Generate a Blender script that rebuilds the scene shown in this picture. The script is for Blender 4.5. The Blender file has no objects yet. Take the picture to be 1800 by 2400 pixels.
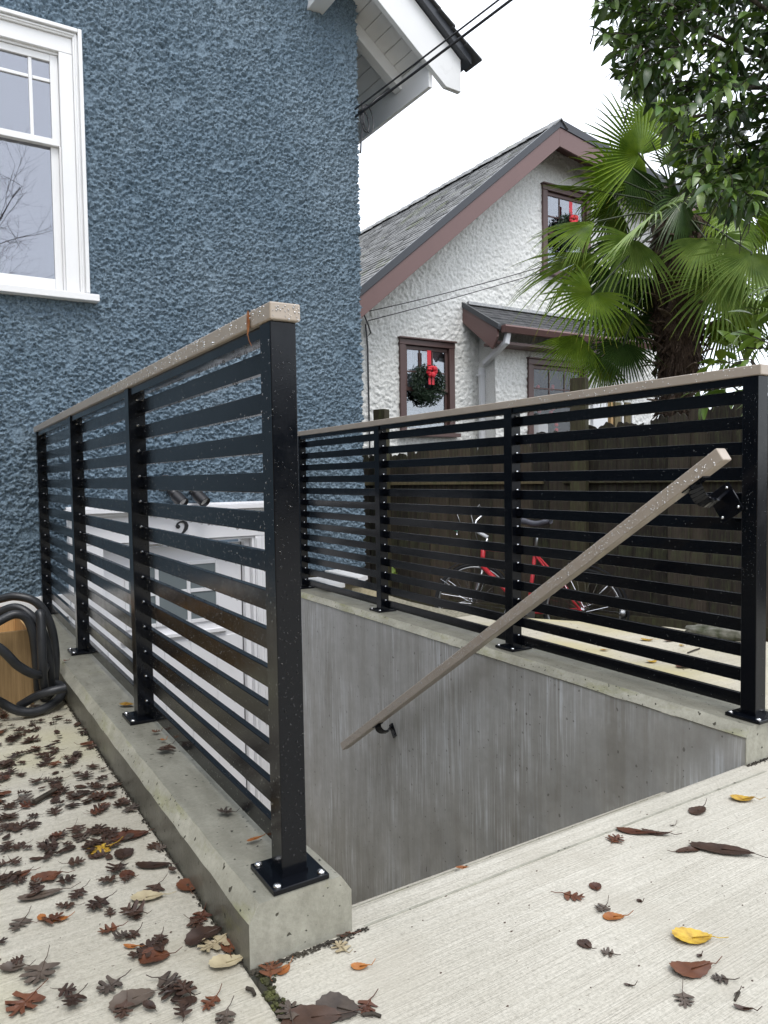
import bpy, bmesh, math, random
import numpy as np
from mathutils import Vector, Matrix, noise as mnoise

random.seed(7); np.random.seed(7)
S = bpy.context.scene
C = S.collection
R = math.radians
PI = math.pi

# ------------------------------------------------------------------ camera
# survey of the photograph: x right along the house wall, y towards the house, z up, camera at the origin,
# ground 0.87 m below it
F = 1741.47
YAW, PITCH, ROLL = R(31.989), R(-2.697), R(-0.884)
fw = Vector((math.sin(YAW)*math.cos(PITCH), math.cos(YAW)*math.cos(PITCH), math.sin(PITCH)))
r0 = Vector((math.cos(YAW), -math.sin(YAW), 0)); u0 = r0.cross(fw)
rt = r0*math.cos(ROLL) + u0*math.sin(ROLL); up = -r0*math.sin(ROLL) + u0*math.cos(ROLL)
cam_data = bpy.data.cameras.new('camera'); cam = bpy.data.objects.new('camera', cam_data)
C.objects.link(cam); S.camera = cam
cam.matrix_world = Matrix(((rt.x, up.x, -fw.x, 0), (rt.y, up.y, -fw.y, 0), (rt.z, up.z, -fw.z, 0), (0, 0, 0, 1)))
cam_data.sensor_fit = 'VERTICAL'; cam_data.sensor_height = 36; cam_data.lens = F/2400*36
cam_data.clip_start = 0.05; cam_data.clip_end = 3000

# ------------------------------------------------------------------ world and sun
W = bpy.data.worlds.new('World'); S.world = W; W.use_nodes = True
nt = W.node_tree; nt.nodes.clear()
def wn(t, **k):
    n = nt.nodes.new(t)
    for a, b in k.items(): setattr(n, a, b)
    return n
sky = wn('ShaderNodeTexSky', sky_type='NISHITA'); sky.sun_disc = False
sky.sun_elevation = R(48); sky.sun_rotation = R(215)
tc = wn('ShaderNodeTexCoord'); sx = wn('ShaderNodeSeparateXYZ'); ramp = wn('ShaderNodeValToRGB')
nt.links.new(tc.outputs['Generated'], sx.inputs[0]); nt.links.new(sx.outputs['Z'], ramp.inputs['Fac'])
e = ramp.color_ramp.elements
e[0].position = 0.0; e[0].color = (0.78, 0.81, 0.86, 1); e[1].position = 0.8; e[1].color = (1.0, 1.03, 1.09, 1)
bg1 = wn('ShaderNodeBackground'); bg1.inputs['Strength'].default_value = 1.62
bg2 = wn('ShaderNodeBackground'); bg2.inputs['Strength'].default_value = 0.05
add = wn('ShaderNodeAddShader'); wo = wn('ShaderNodeOutputWorld')
nt.links.new(ramp.outputs[0], bg1.inputs[0]); nt.links.new(sky.outputs[0], bg2.inputs[0])
nt.links.new(bg1.outputs[0], add.inputs[0]); nt.links.new(bg2.outputs[0], add.inputs[1]); nt.links.new(add.outputs[0], wo.inputs[0])
sl = bpy.data.lights.new('overcast_sun', 'SUN'); sl.energy = 1.6; sl.angle = R(22); sl.color = (1, .97, .93)
sun = bpy.data.objects.new('overcast_sun', sl); C.objects.link(sun)
sdir = Vector((-.10, -.52, 1.0)).normalized()      # towards the bright part of the cloud
sun.rotation_euler = sdir.to_track_quat('Z', 'Y').to_euler()
S.view_settings.view_transform = 'Standard'; S.view_settings.look = 'None'
S.view_settings.exposure = 0.14; S.view_settings.gamma = 1; S.view_settings.use_curve_mapping = False

# ------------------------------------------------------------------ survey helpers (photo pixel -> point on a known plane)
def ray(px, py): return fw*F + rt*(px-900) - up*(py-1200)
def onz(px, py, z): d = ray(px, py); return d*(z/d.z)
def onx(px, py, x): d = ray(px, py); return d*(x/d.x)
def ony(px, py, y): d = ray(px, py); return d*(y/d.y)
def onpl(px, py, p0, n): d = ray(px, py); return d*(p0.dot(n)/d.dot(n))
def at(px, py, dep): return ray(px, py)*(dep/F)

# ------------------------------------------------------------------ materials
def mat(name, base=(.5, .5, .5), rough=.5, metal=0., spec=.5, coat=0., coat_rough=.05):
    m = bpy.data.materials.new(name); m.use_nodes = True
    b = m.node_tree.nodes['Principled BSDF']
    b.inputs['Base Color'].default_value = (*base, 1); b.inputs['Roughness'].default_value = rough
    b.inputs['Metallic'].default_value = metal; b.inputs['Specular IOR Level'].default_value = spec
    b.inputs['Coat Weight'].default_value = coat; b.inputs['Coat Roughness'].default_value = coat_rough
    return m
class NT:
    def __init__(s, m): s.m = m; s.t = m.node_tree; s.b = s.t.nodes['Principled BSDF']; s.tc = None
    def n(s, t, **k):
        n = s.t.nodes.new(t)
        for a, b in k.items(): setattr(n, a, b)
        return n
    def l(s, a, b): s.t.links.new(a, b)
    def co(s, scale=(1, 1, 1), rot=(0, 0, 0)):
        if not s.tc: s.tc = s.n('ShaderNodeTexCoord')
        mp = s.n('ShaderNodeMapping'); mp.inputs['Scale'].default_value = scale; mp.inputs['Rotation'].default_value = rot
        s.l(s.tc.outputs['Object'], mp.inputs[0]); return mp.outputs[0]
    def noise(s, scale, detail=4, rough=.55, vec=None, dist=0.):
        n = s.n('ShaderNodeTexNoise'); n.inputs['Scale'].default_value = scale; n.inputs['Detail'].default_value = detail
        n.inputs['Roughness'].default_value = rough; n.inputs['Distortion'].default_value = dist
        s.l(vec if vec is not None else s.co(), n.inputs['Vector']); return n.outputs['Fac']
    def ramp(s, f, stops):
        r = s.n('ShaderNodeValToRGB'); e = r.color_ramp.elements
        while len(e) < len(stops): e.new(.5)
        for i, (p, c) in enumerate(stops):
            e[i].position = p; e[i].color = (*c, 1) if len(c) == 3 else c
        s.l(f, r.inputs[0]); return r.outputs[0]
    def mix(s, f, a, b, mode='MIX'):
        m = s.n('ShaderNodeMix', data_type='RGBA', blend_type=mode)
        for v, i in ((f, 0), (a, 6), (b, 7)):
            if hasattr(v, 'is_output'): s.l(v, m.inputs[i])
            else: m.inputs[i].default_value = v if i == 0 else (*v, 1)
        return m.outputs[2]
    def math(s, op, a, b=0.):
        m = s.n('ShaderNodeMath', operation=op)
        for v, i in ((a, 0), (b, 1)):
            if hasattr(v, 'is_output'): s.l(v, m.inputs[i])
            else: m.inputs[i].default_value = v
        return m.outputs[0]
    def z(s, which='Z'):
        if not s.tc: s.co()
        x = s.n('ShaderNodeSeparateXYZ'); s.l(s.tc.outputs['Object'], x.inputs[0]); return x.outputs[which]
    def base(s, c): s.l(c, s.b.inputs['Base Color'])
    def rough(s, c): s.l(c, s.b.inputs['Roughness'])
    def bump(s, h, dist=.002, st=1., prev=None):
        b = s.n('ShaderNodeBump'); b.inputs['Distance'].default_value = dist; b.inputs['Strength'].default_value = st
        s.l(h, b.inputs['Height'])
        if prev is not None: s.l(prev, b.inputs['Normal'])
        s.l(b.outputs[0], s.b.inputs['Normal']); return b.outputs[0]
def g(v, t=(1, 1, 1)): return tuple(v*x for x in t)

def vary(name, c1, c2, scale, rough=.6, bump=.0, bscale=60, spec=.4, vscale=(1, 1, 1), lo=.35, hi=.65, detail=5):
    m = mat(name, c1, rough, spec=spec); n = NT(m)
    n.base(n.ramp(n.noise(scale, detail, vec=n.co(vscale)), [(lo, c1), (hi, c2)]))
    if bump: n.bump(n.noise(bscale, 4), bump)
    return m

# concrete with a broomed finish running along x
def concrete(name, c1, c2, stain, broom=True, wet=.62, yellow=None):
    m = mat(name, c1, wet, spec=.35); n = NT(m)
    base = n.ramp(n.noise(1.7, 6, .6), [(.36, c1), (.64, c2)])
    fine = n.ramp(n.noise(160, 3, .7), [(.25, (.72, .72, .70)), (.6, (1.04, 1.04, 1.03))])
    base = n.mix(1., base, fine, 'MULTIPLY')
    grain = n.ramp(n.noise(2.4, 5, .7, n.co((.5, 26, 1))), [(.3, (.84, .83, .81)), (.60, (1.02, 1.02, 1.02))])
    base = n.mix(.85, base, grain, 'MULTIPLY')
    st = n.ramp(n.noise(3.1, 6, .62, dist=.6), [(.52, (0, 0, 0)), (.76, (.8, .8, .8))])
    base = n.mix(st, base, stain)
    if yellow:
        ys = n.ramp(n.noise(2.0, 3, .5, n.co((1, .7, 1), (0, 0, .6))), [(.52, (0, 0, 0)), (.72, (.8, .8, .8))])
        base = n.mix(ys, base, yellow)
    speck = n.ramp(n.noise(75, 2, .5), [(.20, (.35, .33, .30)), (.28, (1, 1, 1))])
    base = n.mix(.8, base, speck, 'MULTIPLY')
    n.base(base)
    n.rough(n.ramp(n.noise(2.2, 4), [(.35, (wet-.18,)*3), (.65, (wet+.12,)*3)]))
    bv = None
    if broom:
        w = n.noise(6, 3, .6, n.co((.9, 46, 1)))
        bv = n.bump(w, .0030, .9)
    n.bump(n.noise(220, 3, .6), .0011, .7, bv)
    return m

M = {}
M['drive'] = concrete('broomed_concrete', (.455, .432, .372), (.54, .515, .452), (.40, .372, .31))
M['patio'] = concrete('patio_concrete', (.44, .415, .35), (.53, .505, .44), (.35, .32, .245), yellow=(.45, .42, .27))
M['path'] = concrete('path_concrete', (.44, .41, .335), (.54, .50, .41), (.40, .36, .22), broom=False, yellow=(.50, .44, .22))
M['gravelly'] = vary('exposed_gravel_concrete', (.12, .115, .08), (.34, .31, .23), 55, .7, .004, 90)
M['moss'] = vary('wet_moss', (.018, .016, .009), (.075, .08, .022), 40, .8, .006, 120)
M['stone'] = vary('mossy_stone', (.04, .045, .022), (.17, .165, .14), 14, .8, .006, 60)
M['soil'] = vary('dark_soil', (.02, .016, .012), (.05, .042, .028), 12, .8, .01, 40)

# curb concrete: smoother, greener, bug holes
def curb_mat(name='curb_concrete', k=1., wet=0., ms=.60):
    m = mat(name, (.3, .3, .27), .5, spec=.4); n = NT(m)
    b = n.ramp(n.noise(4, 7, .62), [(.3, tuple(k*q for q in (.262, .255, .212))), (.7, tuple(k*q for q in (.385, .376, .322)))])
    sm = n.ramp(n.noise(9, 5, .6, n.co((2.2, .7, 1))), [(.36, (.84, .84, .82)), (.62, (1.1, 1.1, 1.09))])
    b = n.mix(1., b, sm, 'MULTIPLY')
    moss = n.ramp(n.noise(3.0, 5, .7, n.co((3, 1, 3))), [(ms, (0, 0, 0)), (ms+.16, (.7, .7, .7))])
    b = n.mix(moss, b, (.23, .235, .10))
    b = n.mix(.45, b, n.ramp(n.noise(70, 6, .8), [(.3, (.6, .6, .57)), (.7, (1.25, 1.25, 1.24))]), 'MULTIPLY')
    holes = n.ramp(n.noise(85, 1, .3), [(.255, (.2, .19, .17)), (.29, (1, 1, 1))])
    b = n.mix(1., b, holes, 'MULTIPLY')
    # wet, dirty band just above the slab
    dz = n.ramp(n.math('ADD', n.math('MULTIPLY', n.z(), 1.), n.math('MULTIPLY', n.noise(22, 4), .05)), [(0, (0, 0, 0)), (1, (1, 1, 1))])
    n.base(b); n.rough(n.ramp(n.noise(5, 4), [(.3, (.40-wet,)*3), (.7, (.66-wet,)*3)]))
    n.bump(n.noise(120, 4, .6), .0012, .8, n.bump(holes, .002, .8))
    return m
M['curb'] = curb_mat(); M['curbtop'] = curb_mat('wet_curb_top', .80, .16); M['curbedge'] = curb_mat('dry_skylit_bevel_edge', 1.22, 0., .50); M['curbside'] = curb_mat('damp_shaded_curb_side', .50, .12)  # bevel colour also carries painted skylight, side colour painted shade
# well wall: board-formed, vertical rain streaks
def streak_mat():
    m = mat('rain_streaked_concrete', (.2, .2, .2), .45, spec=.45); n = NT(m)
    b = n.ramp(n.noise(1.4, 5, .6), [(.3, (.315, .305, .28)), (.7, (.475, .47, .455))])
    s1 = n.ramp(n.noise(1.0, 5, .65, n.co((11, 11, .8)), .8), [(.34, (.78, .76, .73)), (.62, (1.14, 1.16, 1.20))])
    b = n.mix(.62, b, s1, 'MULTIPLY')
    s2 = n.ramp(n.noise(1.0, 4, .6, n.co((80, 80, 2.6)), .5), [(.47, (0, 0, 0)), (.64, (1, 1, 1))])
    patch = n.ramp(n.noise(2.3, 5, .6), [(.42, (0, 0, 0)), (.60, (.9, .9, .9))])
    b = n.mix(n.math('MULTIPLY', n.math('MULTIPLY', s2, patch), 1.), b, (.66, .68, .70))
    pit = n.ramp(n.noise(48, 1, .3), [(.235, (.45, .44, .42)), (.262, (1, 1, 1))])
    b = n.mix(.9, b, pit, 'MULTIPLY')
    mot = n.ramp(n.noise(11, 7, .72), [(.3, (.86, .86, .85)), (.7, (1.1, 1.1, 1.1))]); b = n.mix(.8, b, mot, 'MULTIPLY')
    n.base(b)
    n.rough(n.ramp(n.noise(3, 4), [(.3, (.32,)*3), (.7, (.6,)*3)]))
    n.bump(n.noise(150, 3), .0006, .6, n.bump(n.noise(1, 3, .5, n.co((60, 60, 1))), .0016, .6))
    return m
M['streak'] = streak_mat()
# black powder coat
def black_mat():
    m = mat('black_powder_coat', (.0028, .0036, .0058), .16, spec=.30, coat=.0); n = NT(m)
    n.rough(n.ramp(n.noise(14, 5, .7), [(.35, (.10,)*3), (.7, (.26,)*3)]))
    n.bump(n.noise(420, 2), .00025, .35)
    return m
M['black'] = black_mat()
def tan_mat():
    m = mat('taupe_powder_coat', (.34, .27, .21), .32, spec=.45, coat=.15); n = NT(m)
    n.base(n.ramp(n.noise(12, 4), [(.3, (.385, .325, .265)), (.7, (.435, .372, .308))]))
    n.bump(n.noise(300, 2), .0002, .3)
    return m
M['tan'] = tan_mat()
M['bolt'] = mat('stainless_steel', (.75, .75, .76), .25, 1.)
M['blackmatt'] = mat('black_anodised', (.018, .018, .021), .38)
def water_mat(name, blend):
    m = bpy.data.materials.new(name); m.use_nodes = True; t = m.node_tree; t.nodes.clear()
    o = t.nodes.new('ShaderNodeOutputMaterial'); mx = t.nodes.new('ShaderNodeMixShader')
    tr = t.nodes.new('ShaderNodeBsdfTransparent'); gl = t.nodes.new('ShaderNodeBsdfGlossy'); lw = t.nodes.new('ShaderNodeLayerWeight')
    gl.inputs['Roughness'].default_value = .06; lw.inputs['Blend'].default_value = blend
    if blend > .5:
        df = t.nodes.new('ShaderNodeBsdfDiffuse'); df.inputs[0].default_value = (.86, .86, .88, 1); m2 = t.nodes.new('ShaderNodeMixShader'); m2.inputs[0].default_value = .22  # white diffuse share painted in for the bright highlights of the drops
        t.links.new(tr.outputs[0], m2.inputs[1]); t.links.new(df.outputs[0], m2.inputs[2]); tr = m2
    t.links.new(lw.outputs['Fresnel'], mx.inputs[0]); t.links.new(tr.outputs[0], mx.inputs[1]); t.links.new(gl.outputs[0], mx.inputs[2]); t.links.new(mx.outputs[0], o.inputs[0])
    return m
M['water'] = water_mat('rain_water', .26); M['water2'] = water_mat('rain_water_painted_glint', .62)
def glass_mat(name, refl, tint):
    m = bpy.data.materials.new(name); m.use_nodes = True; t = m.node_tree; t.nodes.clear()
    o = t.nodes.new('ShaderNodeOutputMaterial'); mx = t.nodes.new('ShaderNodeMixShader')
    tr = t.nodes.new('ShaderNodeBsdfTransparent'); gl = t.nodes.new('ShaderNodeBsdfGlossy')
    tr.inputs[0].default_value = (*tint, 1); gl.inputs['Roughness'].default_value = .012; gl.inputs[0].default_value = (.93, .95, 1, 1)
    mx.inputs[0].default_value = refl
    t.links.new(tr.outputs[0], mx.inputs[1]); t.links.new(gl.outputs[0], mx.inputs[2]); t.links.new(mx.outputs[0], o.inputs[0])
    return m
M['glass'] = glass_mat('window_glass', .21, (.7, .70, .74))
M['glass2'] = glass_mat('neighbour_glass', .20, (.75, .78, .8))
M['glass3'] = glass_mat('dim_bay_glass', .05, (.85, .85, .85))
M['frost'] = mat('frosted_glass', (.17, .20, .21), .22, spec=.5)
M['interior'] = vary('dim_room', (.05, .052, .062), (.075, .075, .085), 3, .9)
def paint(name, c, dirt=(.5, .48, .44), amount=.35, rough=.42):
    m = mat(name, c, rough); n = NT(m)
    d = n.ramp(n.noise(7, 6, .7, dist=.4), [(.62, (0, 0, 0)), (.8, (amount,)*3)])
    b = n.mix(d, c, tuple(x*y for x, y in zip(c, dirt)))
    n.base(n.mix(1., b, n.ramp(n.noise(2.2, 3), [(.3, (.94, .94, .94)), (.7, (1, 1, 1))]), 'MULTIPLY'))
    n.bump(n.noise(90, 4), .0005, .6); return m
M['white'] = paint('white_gloss_paint', (.80, .80, .80))
M['white2'] = paint('white_door_paint', (.80, .80, .82), amount=.15)
M['mauve'] = paint('mauve_brown_paint', (.155, .088, .080), (.75, .7, .68), .6)
M['brown'] = paint('brown_window_paint', (.098, .055, .049), (.7, .7, .7), .4)
def stucco_mat(name, c1, c2, c3):
    m = mat(name, c1, .62, spec=.35); n = NT(m)
    b = n.ramp(n.noise(1.3, 5, .6), [(.3, c1), (.7, c2)])
    b = n.mix(n.ramp(n.noise(75, 5, .8), [(.44, (0, 0, 0)), (.62, (.85, .85, .85))]), b, c3)  # random dark specks put the shade of pits into the colour
    n.base(b); n.bump(n.noise(190, 4, .65), .002, .9, n.bump(n.noise(80, 3, .6), .006, .9)); return m
M['blue'] = stucco_mat('blue_painted_stucco', (.130, .195, .255), (.215, .285, .345), (.045, .075, .105))
M['whitestucco'] = stucco_mat('white_roughcast', (.74, .74, .71), (.86, .86, .84), (.50, .50, .46))
M['shingle'] = vary('asphalt_shingle', (.035, .037, .04), (.105, .105, .108), 8, .75, .002, 200, vscale=(1, 1, 1), lo=.3, hi=.75)
def roof_mat():
    m = mat('old_mossy_shingle', (.1, .1, .1), .8); n = NT(m)
    b = n.ramp(n.noise(5, 6, .7, n.co((1, .6, 1))), [(.3, (.11, .112, .112)), (.7, (.27, .27, .262))])
    b = n.mix(n.ramp(n.noise(1.1, 6, .7), [(.56, (0, 0, 0)), (.70, (.8, .8, .8))]), b, (.13, .16, .03))
    n.base(b); n.bump(n.noise(120, 3), .003, .6); return m
M['oldroof'] = roof_mat()
M['darkmetal'] = mat('dark_drip_edge', (.035, .038, .045), .35)
def wood_mat(name, a, b, c, moss=True):
    m = mat(name, a, .72, spec=.3); n = NT(m)
    oi = n.n('ShaderNodeObjectInfo')
    gr = n.ramp(n.noise(1.5, 6, .7, n.co((60, 60, 2.2))), [(.3, a), (.72, b)])
    tint = n.ramp(oi.outputs['Random'], [(0., (.45, .42, .40)), (.5, (1., .95, .9)), (1., (1.75, 1.55, 1.35))])
    col = n.mix(1., gr, tint, 'MULTIPLY')
    if moss:
        mo = n.ramp(n.noise(2.6, 6, .75, n.co((9, 9, 1.2))), [(.49, (0, 0, 0)), (.66, (.8, .8, .8))])
        col = n.mix(mo, col, c)
        li = n.ramp(n.noise(34, 5, .8), [(.66, (0, 0, 0)), (.74, (.7, .7, .7))])
        col = n.mix(li, col, (.22, .24, .20))
    n.base(col); n.bump(n.noise(1.2, 5, .7, n.co((80, 80, 3))), .0025, .8); return m
M['fence'] = wood_mat('weathered_fence_board', (.020, .017, .014), (.085, .070, .056), (.075, .085, .038))
M['post'] = wood_mat('weathered_fence_post', (.060, .052, .030), (.13, .115, .07), (.09, .10, .04))
M['crate'] = wood_mat('crate_pine', (.25, .165, .075), (.46, .325, .165), (.2, .1, .04), moss=False)
M['hose'] = vary('black_rubber_hose', (.012, .013, .015), (.028, .03, .034), 9, .38, .0006, 160, spec=.45)
M['styro'] = vary('tan_foam_block', (.36, .31, .20), (.47, .41, .28), 60, .8, .002, 150)
# vegetation
def leaf_mat(name, c1, c2, rough=.35, trans=.0, scale=3, spec=.5):
    m = mat(name, c1, rough, spec=spec); n = NT(m)
    oi = n.n('ShaderNodeObjectInfo')
    f = n.math('ADD', n.math('MULTIPLY', n.noise(scale, 3), .8), n.math('MULTIPLY', oi.outputs['Random'], .35))
    n.base(n.ramp(f, [(.34, c1), (.78, c2)]))
    n.bump(n.noise(60, 3), .0015, .5)
    if trans: n.b.inputs['Transmission Weight'].default_value = 0; m.use_backface_culling = False
    return m
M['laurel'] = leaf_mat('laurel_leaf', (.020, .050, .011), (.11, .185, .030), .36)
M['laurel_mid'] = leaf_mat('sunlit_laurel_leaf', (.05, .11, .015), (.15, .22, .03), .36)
M['laurel_young'] = leaf_mat('young_laurel_leaf', (.09, .17, .02), (.20, .28, .035), .35)
M['twig'] = vary('dark_twig', (.022, .018, .012), (.05, .04, .03), 20, .8)
M['bark'] = vary('grey_bark', (.04, .034, .027), (.11, .09, .07), 12, .85, .008, 30, vscale=(4, 4, 1))
def palm_mat(name, c1, c2, tip):
    m = mat(name, c1, .34, spec=.5); n = NT(m)
    uv = n.n('ShaderNodeUVMap'); sp = n.n('ShaderNodeSeparateXYZ'); n.l(uv.outputs[0], sp.inputs[0])
    b = n.ramp(n.noise(9, 5, .7), [(.3, c1), (.7, c2)])
    t = n.ramp(sp.outputs['X'], [(.90, (0, 0, 0)), (1., (.85, .85, .85))])
    b = n.mix(t, b, tip)
    # pale rib of every leaflet
    r = n.ramp(sp.outputs['Y'], [(.40, (0, 0, 0)), (.5, (.55, .55, .55)), (.60, (0, 0, 0))])
    n.base(n.mix(r, b, (.24, .30, .10))); return m
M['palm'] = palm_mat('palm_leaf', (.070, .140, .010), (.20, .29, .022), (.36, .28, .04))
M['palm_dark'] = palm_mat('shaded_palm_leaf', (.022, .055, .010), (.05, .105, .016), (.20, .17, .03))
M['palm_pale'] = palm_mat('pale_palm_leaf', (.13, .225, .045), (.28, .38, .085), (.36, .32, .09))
M['stalk'] = mat('palm_stalk', (.03, .045, .012), .5)
M['fibre'] = vary('palm_fibre', (.022, .013, .009), (.12, .078, .052), 26, .9, .01, 60, vscale=(3, 3, 1), lo=.3, hi=.75)
M['fibre2'] = vary('dead_leaf_base', (.06, .042, .028), (.20, .145, .10), 20, .85, vscale=(2, 2, 1))
M['added_hedge'] = leaf_mat('hedge_leaf', (.008, .018, .007), (.030, .055, .014), .5)
M['needle'] = leaf_mat('fir_needle', (.010, .026, .012), (.030, .065, .028), .55, scale=30)
M['red'] = mat('red_ribbon', (.62, .02, .035), .45)
M['redpaint'] = vary('red_bicycle_paint', (.50, .025, .035), (.62, .05, .06), 8, .3)
M['greengrip'] = mat('green_grip', (.02, .30, .14), .5)
M['chrome'] = mat('chrome', (.7, .7, .72), .2, 1.)
M['tyre'] = mat('tyre_rubber', (.012, .012, .013), .7)
M['alu'] = mat('aluminium_rim', (.42, .42, .42), .35, 1.)
M['saddle'] = mat('saddle_vinyl', (.11, .11, .13), .35)
M['curtain'] = vary('lace_curtain', (.30, .32, .33), (.5, .5, .5), 30, .9)
M['gutterwhite'] = paint('white_downspout_metal', (.72, .73, .75), rough=.3)
M['ornament'] = mat('red_ornament', (.6, .02, .02), .15)
def dead(name, a, b, rough=.42):
    return leaf_mat(name, a, b, rough, scale=40)
M['lf_dark'] = dead('wet_dark_brown_leaf', (.024, .013, .009), (.066, .036, .024), .4)
M['lf_red'] = dead('russet_leaf', (.055, .019, .011), (.14, .052, .024))
M['lf_orange'] = dead('orange_leaf', (.22, .07, .018), (.42, .17, .04))
M['lf_yellow'] = leaf_mat('blotched_yellow_leaf', (.20, .085, .015), (.62, .42, .05), .4, scale=70)
M['lf_pale'] = dead('pale_tan_leaf', (.30, .24, .15), (.48, .42, .27))
M['lf_grey'] = dead('grey_brown_leaf', (.045, .034, .028), (.105, .080, .062))

# ------------------------------------------------------------------ mesh helpers
class MB:
    def __init__(s): s.v = []; s.f = []; s.uv = []
    def add(s, vs, fs):
        o = len(s.v); s.v += [tuple(p) for p in vs]; s.f += [tuple(i+o for i in f) for f in fs]; return s
    def box(s, a, b, mtx=None):
        x0, y0, z0 = a; x1, y1, z1 = b
        vs = [Vector(p) for p in ((x0, y0, z0), (x1, y0, z0), (x1, y1, z0), (x0, y1, z0), (x0, y0, z1), (x1, y0, z1), (x1, y1, z1), (x0, y1, z1))]
        if mtx: vs = [mtx @ p for p in vs]
        return s.add(vs, [(0, 3, 2, 1), (4, 5, 6, 7), (0, 1, 5, 4), (1, 2, 6, 5), (2, 3, 7, 6), (3, 0, 4, 7)])
    def prism(s, poly, d):           # polygon (3D points) extruded by vector d
        n = len(poly); d = Vector(d); a = [Vector(p) for p in poly]; b = [p+d for p in a]
        return s.add(a+b, [tuple(range(n-1, -1, -1)), tuple(range(n, 2*n))] + [(i, (i+1) % n, n+(i+1) % n, n+i) for i in range(n)])
    def beam(s, p, q, w, h, upv=(0, 0, 1)):   # rectangular bar from p to q
        p = Vector(p); q = Vector(q); d = (q-p).normalized(); sd = d.cross(Vector(upv)).normalized(); u = sd.cross(d)
        c = [p + sd*(a*w/2) + u*(b*h/2) for a, b in ((-1, -1), (1, -1), (1, 1), (-1, 1))]
        return s.prism(c, q-p)
    def tube(s, pts, r, n=8, cap=True, r_end=None):
        pts = [Vector(p) for p in pts]; k = len(pts); rs = [r + ((r_end if r_end is not None else r)-r)*i/max(1, k-1) for i in range(k)]
        o = len(s.v); pr = None
        for i, p in enumerate(pts):
            t = (pts[min(i+1, k-1)] - pts[max(i-1, 0)]).normalized()
            if pr is None: a = t.orthogonal().normalized()
            else:
                a = pr - t*pr.dot(t); a = a.normalized() if a.length > 1e-6 else t.orthogonal().normalized()
            pr = a; b = t.cross(a)
            for j in range(n):
                w = 2*PI*j/n; s.v.append(tuple(p + (a*math.cos(w)+b*math.sin(w))*rs[i]))
        for i in range(k-1):
            for j in range(n):
                s.f.append((o+i*n+j, o+i*n+(j+1) % n, o+(i+1)*n+(j+1) % n, o+(i+1)*n+j))
        if cap: s.f.append(tuple(o+j for j in range(n-1, -1, -1))); s.f.append(tuple(o+(k-1)*n+j for j in range(n)))
        return s
    def ball(s, c, r, seg=8, rings=5, sc=(1, 1, 1)):
        o = len(s.v); c = Vector(c)
        for i in range(rings+1):
            th = PI*i/rings
            for j in range(seg):
                ph = 2*PI*j/seg; s.v.append((c.x+r*sc[0]*math.sin(th)*math.cos(ph), c.y+r*sc[1]*math.sin(th)*math.sin(ph), c.z+r*sc[2]*math.cos(th)))
        for i in range(rings):
            for j in range(seg): s.f.append((o+i*seg+j, o+(i+1)*seg+j, o+(i+1)*seg+(j+1) % seg, o+i*seg+(j+1) % seg))
        return s
    def mesh(s, name, m, smooth=False):
        me = bpy.data.meshes.new(name); me.from_pydata(s.v, [], s.f); me.validate(); me.materials.append(m)
        if smooth: me.polygons.foreach_set('use_smooth', [True]*len(me.polygons))
        me.update(); return me
    def build(s, name, m, parent=None, smooth=False, bev=0, seg=2, **tags):
        return link(name, s.mesh(name, m, smooth), parent, bev, seg, **tags)
def link(name, me, parent=None, bev=0, seg=2, **tags):
    o = bpy.data.objects.new(name, me); C.objects.link(o)
    if parent is not None: o.parent = parent
    if bev:
        b = o.modifiers.new('bevel', 'BEVEL'); b.width = bev; b.segments = seg; b.limit_method = 'ANGLE'; b.angle_limit = R(40)
    tag(o, **tags); return o
def tag(o, label=None, cat=None, group=None, kind=None):
    if label: o['label'] = label
    if cat: o['category'] = cat
    if group: o['group'] = group
    if kind: o['kind'] = kind
    return o
def thing(name, label, cat, loc=(0, 0, 0), rz=0., group=None):
    o = bpy.data.objects.new(name, None); C.objects.link(o); o.location = loc; o.rotation_euler = (0, 0, rz)
    o.empty_display_size = .1
    return tag(o, label, cat, group)
def xf(o, loc, rot=(0, 0, 0), sc=None):
    o.location = loc; o.rotation_euler = rot
    if sc: o.scale = (sc,)*3 if not hasattr(sc, '__len__') else sc
    return o
def wbox(name, a, b, m, parent=None, **k): return MB().box(a, b).build(name, m, parent, **k)
def dup(src, parent=None, loc=None, rot=None, sc=None):
    o = src.copy(); C.objects.link(o); o.parent = parent
    if loc is not None: o.location = loc
    if rot is not None: o.rotation_euler = rot
    if sc is not None: o.scale = (sc,)*3
    return o
def fftnoise(h, w, lo, hi, seed):
    """band-passed noise, wavelengths lo..hi cells, unit std"""
    rng = np.random.default_rng(seed); f = np.fft.rfft2(rng.standard_normal((h, w)))
    k = np.hypot(np.fft.fftfreq(h)[:, None], np.fft.rfftfreq(w)[None, :])
    f *= np.exp(-(k*lo)**2*1.2)*(1-np.exp(-(k*hi)**2*1.2)); a = np.fft.irfft2(f, s=(h, w)); return a/a.std()
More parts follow.
